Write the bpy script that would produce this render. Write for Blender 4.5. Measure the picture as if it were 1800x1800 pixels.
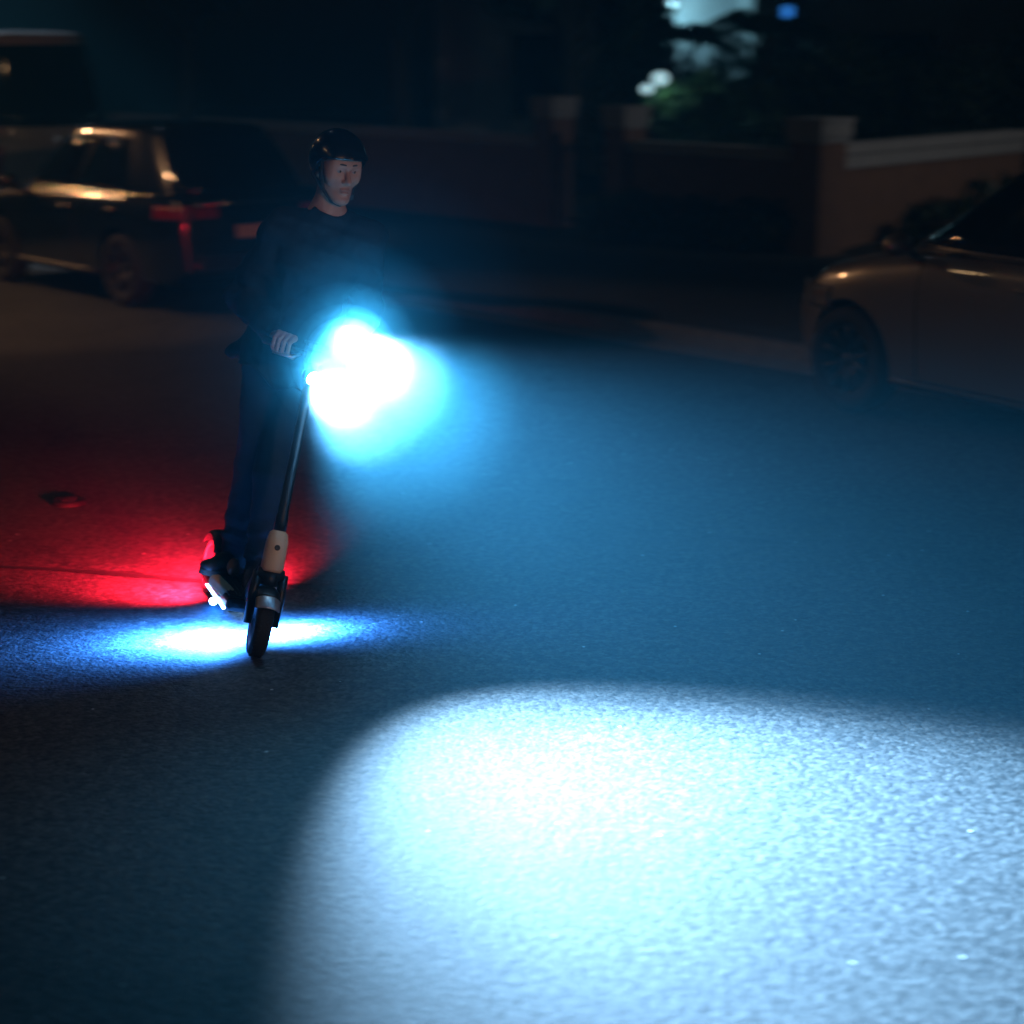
import bpy, bmesh, math, random
import numpy as np
from mathutils import Vector, Matrix, Euler

for _o in list(bpy.data.objects):
    bpy.data.objects.remove(_o, do_unlink=True)
SC = bpy.context.scene
COL = SC.collection
rad = math.radians
random.seed(7)
RNG = np.random.default_rng(11)

# ------------------------------------------------------------------ camera
cam_d = bpy.data.cameras.new("camera")
cam_d.sensor_width = 36.0
cam_d.lens = 64.4
cam_d.clip_start = 0.05
cam_d.clip_end = 500
cam_d.dof.use_dof = True
cam_d.dof.focus_distance = 7.1
cam_d.dof.aperture_fstop = 1.5
cam_d.dof.aperture_ratio = 0.5
cam = bpy.data.objects.new("camera", cam_d)
COL.objects.link(cam)
cam.location = (0, 0, 2.3)
cam.rotation_euler = (rad(90 - 14.2), 0, 0)
SC.camera = cam

# ------------------------------------------------------------------ night sky, moon, exposure
world = bpy.data.worlds.new("World")
SC.world = world
world.use_nodes = True
wn = world.node_tree.nodes
sky = wn.new("ShaderNodeTexSky")
sky.sky_type = 'NISHITA'
sky.sun_disc = False
sky.sun_elevation = rad(2)
sky.sun_rotation = rad(200)
wn["Background"].inputs["Strength"].default_value = 0.0006
world.node_tree.links.new(sky.outputs[0], wn["Background"].inputs["Color"])
sun_d = bpy.data.lights.new("moonlight", 'SUN')
sun_d.energy = 0.004
sun_d.angle = rad(0.5)
sun_d.color = (0.75, 0.85, 1.0)
sun = bpy.data.objects.new("moonlight", sun_d)
sun.rotation_euler = (rad(50), 0, rad(200))
COL.objects.link(sun)
SC.view_settings.view_transform = 'Standard'
SC.view_settings.look = 'None'
SC.view_settings.exposure = 0
SC.view_settings.gamma = 1
SC.cycles.volume_bounces = 0
SC.cycles.max_bounces = 5
SC.cycles.diffuse_bounces = 2
SC.cycles.glossy_bounces = 3
SC.cycles.transmission_bounces = 4
SC.cycles.transparent_max_bounces = 8
SC.cycles.sample_clamp_indirect = 3
SC.cycles.caustics_reflective = False
SC.cycles.caustics_refractive = False

# light colours and strengths used by the lamps built further down
HEAD_COL = (0.33, 0.64, 1.0)
HEAD_POWER = 31000
SPILL_POWER = 400
HAZE_DENSITY = 0.006
WARM = (1.0, 0.52, 0.24)
COOL = (0.36, 0.82, 1.0)

# ------------------------------------------------------------------ helpers
def link_mesh(name, me, mat, parent=None):
    o = bpy.data.objects.new(name, me)
    COL.objects.link(o)
    if mat is not None:
        me.materials.append(mat)
    if parent is not None:
        o.parent = parent
    return o

def smooth(me, on=True):
    me.polygons.foreach_set("use_smooth", [on] * len(me.polygons))

def obj(name, bm, mat, parent=None, sm=False):
    bmesh.ops.recalc_face_normals(bm, faces=bm.faces)
    me = bpy.data.meshes.new(name)
    bm.to_mesh(me)
    bm.free()
    if sm:
        smooth(me)
    return link_mesh(name, me, mat, parent)

def empty(name, loc, rz=0.0, parent=None):
    o = bpy.data.objects.new(name, None)
    o.empty_display_size = 0.1
    COL.objects.link(o)
    o.location = loc
    o.rotation_euler = (0, 0, rz)
    return o

def tag(o, label, cat, group=None):
    o['label'] = label
    o['category'] = cat
    if group:
        o['group'] = group
    return o

def copy_tree(o, parent=None):
    c = o.copy()
    COL.objects.link(c)
    if parent is not None:
        c.parent = parent
    for ch in list(o.children):
        copy_tree(ch, c)
    return c

def add_box(bm, c, s, bev=0.0, rot=None):
    r = bmesh.ops.create_cube(bm, size=1.0)
    vs = r['verts']
    M = Matrix.Translation(c) @ (rot.to_4x4() if rot is not None else Matrix.Identity(4)) @ Matrix.Diagonal((s[0], s[1], s[2], 1))
    bmesh.ops.transform(bm, matrix=M, verts=vs)
    if bev > 0:
        es = list({e for v in vs for e in v.link_edges})
        bmesh.ops.bevel(bm, geom=es, offset=bev, segments=2, affect='EDGES', profile=0.6)

def add_tube(bm, pts, r, seg=12, caps=True):
    pts = [Vector(p) for p in pts]
    n = len(pts)
    rs = r if isinstance(r, (list, tuple)) else [r] * n
    rings = []
    prev = None
    for i in range(n):
        t = (pts[min(i + 1, n - 1)] - pts[max(i - 1, 0)]).normalized()
        if prev is None:
            a = Vector((0, 0, 1)) if abs(t.z) < 0.9 else Vector((1, 0, 0))
            x = t.cross(a).normalized()
        else:
            x = (prev - t * prev.dot(t)).normalized()
        prev = x
        y = t.cross(x)
        rings.append([bm.verts.new(pts[i] + (x * math.cos(2 * math.pi * k / seg) + y * math.sin(2 * math.pi * k / seg)) * rs[i]) for k in range(seg)])
    for i in range(n - 1):
        for k in range(seg):
            bm.faces.new((rings[i][k], rings[i][(k + 1) % seg], rings[i + 1][(k + 1) % seg], rings[i + 1][k]))
    if caps:
        bm.faces.new(rings[0][::-1])
        bm.faces.new(rings[-1])

def add_lathe(bm, prof, seg=32, M=Matrix.Identity(4), closed=False):
    """profile of (radius, height) turned about local z"""
    rings = []
    for r, z in prof:
        if r < 1e-6:
            rings.append([bm.verts.new(M @ Vector((0, 0, z)))])
        else:
            rings.append([bm.verts.new(M @ Vector((r * math.cos(2 * math.pi * k / seg), r * math.sin(2 * math.pi * k / seg), z))) for k in range(seg)])
    m = len(rings)
    for i in range(m if closed else m - 1):
        a, b = rings[i], rings[(i + 1) % m]
        for k in range(seg):
            k2 = (k + 1) % seg
            if len(a) == 1 and len(b) == 1:
                continue
            if len(a) == 1:
                bm.faces.new((a[0], b[k2], b[k]))
            elif len(b) == 1:
                bm.faces.new((a[k], a[k2], b[0]))
            else:
                bm.faces.new((a[k], a[k2], b[k2], b[k]))

def add_grid(bm, P, close_u=False):
    """P[i][j] of points -> quads"""
    V = [[bm.verts.new(p) for p in row] for row in P]
    nu, nv = len(V), len(V[0])
    for i in range(nu if close_u else nu - 1):
        for j in range(nv - 1):
            bm.faces.new((V[i][j], V[(i + 1) % nu][j], V[(i + 1) % nu][j + 1], V[i][j + 1]))
    return V

def solid_grid(P, N, th):
    """a curved panel with real thickness"""
    bm = bmesh.new()
    A = [[bm.verts.new(p + n * th) for p, n in zip(r, rn)] for r, rn in zip(P, N)]
    B = [[bm.verts.new(p - n * th * 0.6) for p, n in zip(r, rn)] for r, rn in zip(P, N)]
    nu, nv = len(A), len(A[0])
    for i in range(nu - 1):
        for j in range(nv - 1):
            bm.faces.new((A[i][j], A[i + 1][j], A[i + 1][j + 1], A[i][j + 1]))
            bm.faces.new((B[i][j], B[i][j + 1], B[i + 1][j + 1], B[i + 1][j]))
    for i in range(nu - 1):
        for j in (0, nv - 1):
            bm.faces.new((A[i][j], B[i][j], B[i + 1][j], A[i + 1][j]))
    for j in range(nv - 1):
        for i in (0, nu - 1):
            bm.faces.new((A[i][j], A[i][j + 1], B[i][j + 1], B[i][j]))
    return bm

# ------------------------------------------------------------------ materials
def mat(name, col, rough=0.6, metal=0.0, spec=0.5, coat=0.0, nscale=0, namt=0.0, bump=0.0, emit=None, estr=0.0, trans=0.0, bscale=None, sheen=0.0):
    m = bpy.data.materials.new(name)
    m.use_nodes = True
    nt = m.node_tree
    b = nt.nodes["Principled BSDF"]
    b.inputs["Base Color"].default_value = (*col, 1)
    b.inputs["Roughness"].default_value = rough
    b.inputs["Metallic"].default_value = metal
    b.inputs["Specular IOR Level"].default_value = spec
    b.inputs["Coat Weight"].default_value = coat
    b.inputs["Coat Roughness"].default_value = 0.05
    b.inputs["Transmission Weight"].default_value = trans
    b.inputs["Sheen Weight"].default_value = sheen
    if emit:
        b.inputs["Emission Color"].default_value = (*emit, 1)
        b.inputs["Emission Strength"].default_value = estr
    if nscale:
        tc = nt.nodes.new("ShaderNodeTexCoord")
        n = nt.nodes.new("ShaderNodeTexNoise")
        n.inputs["Scale"].default_value = nscale
        n.inputs["Detail"].default_value = 6
        nt.links.new(tc.outputs["Object"], n.inputs["Vector"])
        cr = nt.nodes.new("ShaderNodeMapRange")
        cr.inputs["To Min"].default_value = 1 - namt
        cr.inputs["To Max"].default_value = 1 + namt
        nt.links.new(n.outputs["Fac"], cr.inputs["Value"])
        mx = nt.nodes.new("ShaderNodeMix")
        mx.data_type = 'RGBA'
        mx.blend_type = 'MULTIPLY'
        mx.inputs["Factor"].default_value = 1
        mx.inputs["A"].default_value = (*col, 1)
        nt.links.new(cr.outputs[0], mx.inputs["B"])
        nt.links.new(mx.outputs["Result"], b.inputs["Base Color"])
        if bump:
            n2 = nt.nodes.new("ShaderNodeTexNoise")
            n2.inputs["Scale"].default_value = bscale or nscale * 4
            n2.inputs["Detail"].default_value = 4
            nt.links.new(tc.outputs["Object"], n2.inputs["Vector"])
            bp = nt.nodes.new("ShaderNodeBump")
            bp.inputs["Strength"].default_value = bump
            bp.inputs["Distance"].default_value = 0.01
            nt.links.new(n2.outputs["Fac"], bp.inputs["Height"])
            nt.links.new(bp.outputs[0], b.inputs["Normal"])
    return m

def asphalt_mat():
    m = bpy.data.materials.new("asphalt")
    m.use_nodes = True
    nt = m.node_tree
    L = nt.links.new
    b = nt.nodes["Principled BSDF"]
    tc = nt.nodes.new("ShaderNodeTexCoord")
    def vor(scale, feat='F1'):
        v = nt.nodes.new("ShaderNodeTexVoronoi")
        v.inputs["Scale"].default_value = scale
        v.feature = feat
        L(tc.outputs["Object"], v.inputs["Vector"])
        return v
    def noi(scale, det=5, rough=0.6):
        n = nt.nodes.new("ShaderNodeTexNoise")
        n.inputs["Scale"].default_value = scale
        n.inputs["Detail"].default_value = det
        n.inputs["Roughness"].default_value = rough
        L(tc.outputs["Object"], n.inputs["Vector"])
        return n
    def ramp(src, p0, c0, p1, c1):
        r = nt.nodes.new("ShaderNodeValToRGB")
        r.color_ramp.elements[0].position = p0
        r.color_ramp.elements[0].color = (*c0, 1)
        r.color_ramp.elements[1].position = p1
        r.color_ramp.elements[1].color = (*c1, 1)
        L(src, r.inputs["Fac"])
        return r
    def mix(a, bb, fac, mode='MIX'):
        x = nt.nodes.new("ShaderNodeMix")
        x.data_type = 'RGBA'
        x.blend_type = mode
        for s, sock in ((a, "A"), (bb, "B"), (fac, "Factor")):
            if isinstance(s, (int, float)):
                x.inputs[sock].default_value = s
            elif isinstance(s, tuple):
                x.inputs[sock].default_value = (*s, 1)
            else:
                L(s, x.inputs[sock])
        return x.outputs["Result"]
    stone = vor(62)
    sep = nt.nodes.new("ShaderNodeSeparateColor")
    L(stone.outputs["Color"], sep.inputs[0])
    base = ramp(sep.outputs[0], 0.0, (0.03, 0.03, 0.031), 1.0, (0.095, 0.094, 0.092))
    clump = noi(24, 5, 0.68)
    cl = ramp(clump.outputs["Fac"], 0.32, (0.35, 0.35, 0.35), 0.66, (1.4, 1.4, 1.4))
    c1 = mix(base.outputs[0], cl.outputs[0], 1.0, 'MULTIPLY')
    big = noi(0.55, 5, 0.6)
    bg = ramp(big.outputs["Fac"], 0.3, (0.78, 0.78, 0.78), 0.7, (1.18, 1.18, 1.18))
    c2 = mix(c1, bg.outputs[0], 1.0, 'MULTIPLY')
    # pale quartz chips, the road's sparkling glints put into the colour
    chip = vor(34)
    cs = nt.nodes.new("ShaderNodeSeparateColor")
    L(chip.outputs["Color"], cs.inputs[0])
    pick = nt.nodes.new("ShaderNodeMath"); pick.operation = 'GREATER_THAN'; pick.inputs[1].default_value = 0.9945
    L(cs.outputs[1], pick.inputs[0])
    near = nt.nodes.new("ShaderNodeMath"); near.operation = 'LESS_THAN'; near.inputs[1].default_value = 0.21
    L(chip.outputs["Distance"], near.inputs[0])
    both = nt.nodes.new("ShaderNodeMath"); both.operation = 'MULTIPLY'
    L(pick.outputs[0], both.inputs[0]); L(near.outputs[0], both.inputs[1])
    c3 = mix(c2, (0.6, 0.6, 0.58), both.outputs[0])
    wob = noi(2.2, 6, 0.6)
    vm = nt.nodes.new("ShaderNodeVectorMath"); vm.operation = 'MULTIPLY_ADD'
    L(wob.outputs["Color"], vm.inputs[0]); vm.inputs[1].default_value = (0.55, 0.55, 0.0); L(tc.outputs["Object"], vm.inputs[2])
    ck = nt.nodes.new("ShaderNodeTexVoronoi"); ck.feature = 'DISTANCE_TO_EDGE'; ck.inputs["Scale"].default_value = 0.42
    L(vm.outputs[0], ck.inputs["Vector"])
    cr = ramp(ck.outputs["Distance"], 0.0, (0.35, 0.35, 0.35), 0.006, (1, 1, 1))
    pres = ramp(noi(0.35, 2).outputs["Fac"], 0.46, (0, 0, 0), 0.56, (1, 1, 1))
    stain = ramp(noi(1.6, 3, 0.5).outputs["Fac"], 0.60, (1, 1, 1), 0.74, (0.6, 0.6, 0.6))
    c4 = mix(c3, mix(c3, cr.outputs[0], 1.0, 'MULTIPLY'), pres.outputs[0])
    c5 = mix(c4, stain.outputs[0], 1.0, 'MULTIPLY')
    L(c5, b.inputs["Base Color"])
    b.inputs["Roughness"].default_value = 0.72
    b.inputs["Specular IOR Level"].default_value = 0.35
    h = nt.nodes.new("ShaderNodeMath"); h.operation = 'MULTIPLY_ADD'
    L(stone.outputs["Distance"], h.inputs[0]); h.inputs[1].default_value = -0.5
    L(clump.outputs["Fac"], h.inputs[2])
    bp = nt.nodes.new("ShaderNodeBump")
    bp.inputs["Strength"].default_value = 0.55
    bp.inputs["Distance"].default_value = 0.008
    L(h.outputs[0], bp.inputs["Height"])
    L(bp.outputs[0], b.inputs["Normal"])
    return m

M = dict(
    asphalt=asphalt_mat(),
    tarmac=mat("path_tarmac", (0.07, 0.07, 0.072), 0.85, nscale=6, namt=0.35, bump=0.3, bscale=120),
    concrete=mat("kerb_concrete", (0.24, 0.24, 0.23), 0.8, nscale=8, namt=0.3, bump=0.3),
    darkstrip=mat("dark_strip", (0.018, 0.018, 0.02), 0.5, nscale=20, namt=0.3),
    iron=mat("cast_iron", (0.03, 0.028, 0.027), 0.5, metal=0.6, nscale=40, namt=0.4, bump=0.3),
    soil=mat("dark_soil", (0.035, 0.028, 0.02), 0.95, nscale=12, namt=0.4, bump=0.5),
    fabric=mat("jacket_cloth", (0.012, 0.013, 0.016), 0.85, spec=0.25, nscale=30, namt=0.3, bump=0.25, bscale=500),
    denim=mat("trouser_cloth", (0.012, 0.014, 0.02), 0.85, spec=0.25, nscale=30, namt=0.3, bump=0.25, bscale=400),
    skin=mat("skin", (0.50, 0.27, 0.19), 0.5, spec=0.4, nscale=18, namt=0.1, bump=0.04, bscale=250),
    hair=mat("hair", (0.03, 0.018, 0.01), 0.6, nscale=80, namt=0.4),
    lip=mat("lip_skin", (0.42, 0.19, 0.14), 0.45, nscale=60, namt=0.1),
    eyew=mat("eye_white", (0.26, 0.22, 0.20), 0.3, nscale=50, namt=0.05),
    iris=mat("iris", (0.07, 0.045, 0.03), 0.2),
    helmet=mat("helmet_shell", (0.008, 0.008, 0.009), 0.26, coat=0.8, nscale=8, namt=0.2),
    strap=mat("webbing", (0.012, 0.012, 0.013), 0.8, nscale=200, namt=0.3),
    shoe=mat("shoe_leather", (0.015, 0.016, 0.022), 0.6, nscale=40, namt=0.3, bump=0.1),
    sole=mat("shoe_sole", (0.03, 0.03, 0.03), 0.7, nscale=30, namt=0.3),
    scoot=mat("scooter_black", (0.012, 0.012, 0.014), 0.4, metal=0.3, nscale=15, namt=0.2),
    cream=mat("scooter_cream", (0.74, 0.50, 0.32), 0.42, nscale=14, namt=0.08, bump=0.03),
    silver=mat("brushed_silver", (0.55, 0.55, 0.58), 0.35, metal=0.7, nscale=30, namt=0.1),
    rubber=mat("tyre_rubber", (0.015, 0.015, 0.016), 0.8, nscale=40, namt=0.3, bump=0.2),
    carblack=mat("black_car_paint", (0.006, 0.007, 0.009), 0.25, coat=1.0, nscale=2, namt=0.15),
    carsilver=mat("silver_car_paint", (0.22, 0.205, 0.185), 0.34, metal=0.35, coat=1.0, nscale=2, namt=0.06),
    carpale=mat("pale_van_paint", (0.42, 0.43, 0.46), 0.35, coat=0.8, nscale=2, namt=0.06),
    glass=mat("car_glass", (0.006, 0.007, 0.008), 0.06, coat=0.5),
    trim=mat("car_trim", (0.012, 0.012, 0.013), 0.5, nscale=20, namt=0.2),
    chrome=mat("chrome_trim", (0.7, 0.68, 0.64), 0.16, metal=1.0),
    alloy=mat("alloy_rim", (0.03, 0.03, 0.033), 0.5, metal=0.5, nscale=10, namt=0.1),
    redlens=mat("red_lens", (0.26, 0.004, 0.010), 0.15, coat=0.8, nscale=60, namt=0.6, bump=0.6, bscale=70),
    clearlens=mat("clear_lens", (0.16, 0.16, 0.16), 0.12, coat=0.6),
    plate=mat("number_plate", (0.55, 0.5, 0.35), 0.5),
    brick=mat("wall_render", (0.30, 0.17, 0.11), 0.85, nscale=5, namt=0.3, bump=0.4),
    cap=mat("pale_stone", (0.52, 0.53, 0.55), 0.75, nscale=6, namt=0.2, bump=0.3),
    house=mat("house_render", (0.62, 0.64, 0.66), 0.8, nscale=4, namt=0.12, bump=0.2),
    roof=mat("roof_tile", (0.06, 0.045, 0.04), 0.8, nscale=8, namt=0.3),
    winframe=mat("window_frame", (0.5, 0.5, 0.5), 0.5, nscale=10, namt=0.1),
    leaf=mat("leaf", (0.045, 0.085, 0.025), 0.5, nscale=3, namt=0.5),
    leafdark=mat("dark_leaf", (0.025, 0.05, 0.018), 0.5, nscale=3, namt=0.5),
    bark=mat("bark", (0.06, 0.045, 0.033), 0.9, nscale=14, namt=0.5, bump=0.6),
    steel=mat("galvanised_steel", (0.25, 0.25, 0.26), 0.5, metal=0.7, nscale=20, namt=0.2),
)

def glow_mat(name, col, strength):
    m = bpy.data.materials.new(name)
    m.use_nodes = True
    b = m.node_tree.nodes["Principled BSDF"]
    b.inputs["Base Color"].default_value = (0.7, 0.7, 0.7, 1)
    b.inputs["Roughness"].default_value = 0.3
    b.inputs["Emission Color"].default_value = (*col, 1)
    b.inputs["Emission Strength"].default_value = strength
    return m

M['warmlamp'] = glow_mat("warm_lamp_glow", (1.0, 0.62, 0.3), 50)
M['coldlamp'] = glow_mat('cold_lamp_glow', (0.7, 0.85, 1.0), 10)
M['dimlamp'] = glow_mat('sodium_lamp_glow', (1.0, 0.62, 0.3), 20)
M['headlens'] = glow_mat("headlight_glow", (0.6, 0.85, 1.0), 120)
M['ledblue'] = glow_mat("blue_led_glow", (0.25, 0.55, 1.0), 45)
M['ledred'] = glow_mat("red_led_glow", (1.0, 0.02, 0.03), 4)
M['globe'] = glow_mat("globe_glow", (0.55, 0.9, 1.0), 0.9)
M['screen'] = glow_mat("blue_window_glow", (0.03, 0.22, 0.75), 1.0)

def lamp(name, kind, loc, col, power, parent=None, target=None, radius=0.03, size=None, blend=0.5):
    d = bpy.data.lights.new(name, kind)
    d.energy = power
    d.color = col
    if kind in ('POINT', 'SPOT'):
        d.shadow_soft_size = radius
    if kind == 'SPOT':
        d.spot_size = rad(size)
        d.spot_blend = blend
    o = bpy.data.objects.new(name, d)
    COL.objects.link(o)
    if parent is not None:
        o.parent = parent
    o.location = loc
    if target is not None:
        o.rotation_euler = (Vector(target) - Vector(loc)).to_track_quat('-Z', 'Y').to_euler()
    return o

# ------------------------------------------------------------------ the street
U = Vector((-0.655, 0.755, 0))       # along the street, away from the camera
N = Vector((0.755, 0.655, 0))        # across it, towards the garden walls
K0 = Vector((2.29, 13.5, 0))         # a point on the kerb face

def struct(name, bm, m, sm=False):
    o = obj(name, bm, m, None, sm)
    o['kind'] = 'structure'
    return o

bm = bmesh.new()
add_grid(bm, [[Vector((x, y, 0)) for y in range(-45, 76, 10)] for x in range(-60, 61, 10)])
struct('road', bm, M['asphalt'])

# kerb with a dropped part at the driveway, concrete gutter in front of it
def kerb_h(s):
    d = 0.5 * (1 + math.tanh((s - 3.6) * 2.2)) * 0.5 * (1 - math.tanh((s - 7.4) * 2.2))
    return 0.125 * (1 - d) + 0.03 * d
S = [i * 0.25 - 26 for i in range(0, 270)]
bm = bmesh.new()
prof = lambda h: [(0.0, -0.1), (0.0, h - 0.025), (0.012, h - 0.007), (0.03, h), (0.15, h), (0.15, -0.1)]
add_grid(bm, [[K0 + U * s + N * a + Vector((0, 0, z)) for a, z in prof(kerb_h(s))] for s in S])
struct('kerb', bm, M['concrete'])
bm = bmesh.new()
add_grid(bm, [[K0 + U * s + N * a + Vector((0, 0, z)) for a, z in ((-0.34, 0.004), (-0.15, 0.012), (-0.001, 0.010))] for s in S])
struct('gutter', bm, M['concrete'])
bm = bmesh.new()
add_grid(bm, [[K0 + U * s + N * a + Vector((0, 0, kerb_h(s) * max(0.0, 1 - (a - 0.15) / 1.4) + 0.13 * min(1.0, (a - 0.15) / 1.4) - 0.006)) for a in (0.15, 0.5, 1.0, 1.55, 2.6, 4.2, 5.3)] for s in S])
struct('pavement', bm, M['tarmac'])
bm = bmesh.new()
add_grid(bm, [[K0 + U * s + N * a + Vector((0, 0, 0.12 + 0.05 * math.sin(s * 1.7 + a) + (0.012 if a > 5 else 0))) for a in (5.3, 6, 8, 12, 18, 30)] for s in S])
struct('garden_soil', bm, M['soil'])

# narrow dark strip across the road and a manhole sized valve cover
bm = bmesh.new()
pts = [Vector((-4.2 + 0.35 * i, 8.45 - 0.075 * i + 0.02 * math.sin(i * 1.3), 0.004)) for i in range(11)]
add_grid(bm, [[p + Vector((0.01, 0.02 + 0.006 * math.sin(k * 2.1), 0)), p - Vector((0.01, 0.02 + 0.008 * math.cos(k * 1.7), 0))] for k, p in enumerate(pts)])
struct('road_strip', bm, M['darkstrip'])

vc = tag(empty('valve_cover', (-2.31, 9.27, 0.0)), 'small round dark iron valve cover set in the red lit road', 'cover')
bm = bmesh.new()
add_lathe(bm, [(0.0, 0.02), (0.06, 0.02), (0.064, 0.016), (0.064, 0.002), (0.0, 0.002)], 28)
for k in range(-2, 3):
    add_box(bm, (0, k * 0.02, 0.023), (0.08 - abs(k) * 0.015, 0.008, 0.006))
obj('lid', bm, M['iron'], vc)
bm = bmesh.new()
add_lathe(bm, [(0.066, 0.0), (0.066, 0.024), (0.084, 0.022), (0.09, 0.0)], 28)
obj('ring', bm, M['iron'], vc, True)

# ------------------------------------------------------------------ cars
def sstep(x, a, b):
    t = min(1, max(0, (x - a) / (b - a)))
    return t * t * (3 - 2 * t)

def interp(tab, x):
    if x <= tab[0][0]:
        return tab[0][1]
    for (x0, y0), (x1, y1) in zip(tab, tab[1:]):
        if x <= x1:
            t = (x - x0) / (x1 - x0)
            t = t * t * (3 - 2 * t) * 0.5 + t * 0.5
            return y0 + (y1 - y0) * t
    return tab[-1][1]

def make_wheel(parent, x, y, r, side, spokes=10, name='wheel', alloy='alloy'):
    w = empty(name, (x, y, r))
    w.parent = parent
    Rm = Matrix.Rotation(rad(90) * side, 4, 'Y')
    bm = bmesh.new()
    add_lathe(bm, [(r * 0.66, -0.09), (r * 0.74, -0.105), (r * 0.92, -0.105), (r * 0.985, -0.085), (r, -0.04), (r, 0.04), (r * 0.985, 0.085), (r * 0.92, 0.105), (r * 0.74, 0.105), (r * 0.66, 0.09)], 40, Rm, closed=True)
    obj('tyre', bm, M['rubber'], w, True)
    bm = bmesh.new()
    add_lathe(bm, [(r * 0.66, -0.09), (r * 0.67, 0.085), (r * 0.62, 0.09), (r * 0.60, 0.03), (r * 0.56, -0.02), (r * 0.1, -0.03)], 40, Rm)
    add_lathe(bm, [(0.0, 0.075), (r * 0.13, 0.07), (r * 0.18, 0.04), (r * 0.18, -0.03)], 24, Rm)
    for k in range(spokes):
        a = 2 * math.pi * k / spokes
        c = Matrix.Rotation(a, 4, 'Z')
        p0 = Rm @ c @ Vector((r * 0.12, 0, 0.05))
        p1 = Rm @ c @ Vector((r * 0.4, 0, 0.062))
        p2 = Rm @ c @ Vector((r * 0.63, 0, 0.075))
        add_tube(bm, [p0, p1, p2], [0.022, 0.016, 0.022], 6)
    obj('rim', bm, M[alloy], w, True)
    return w

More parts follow.
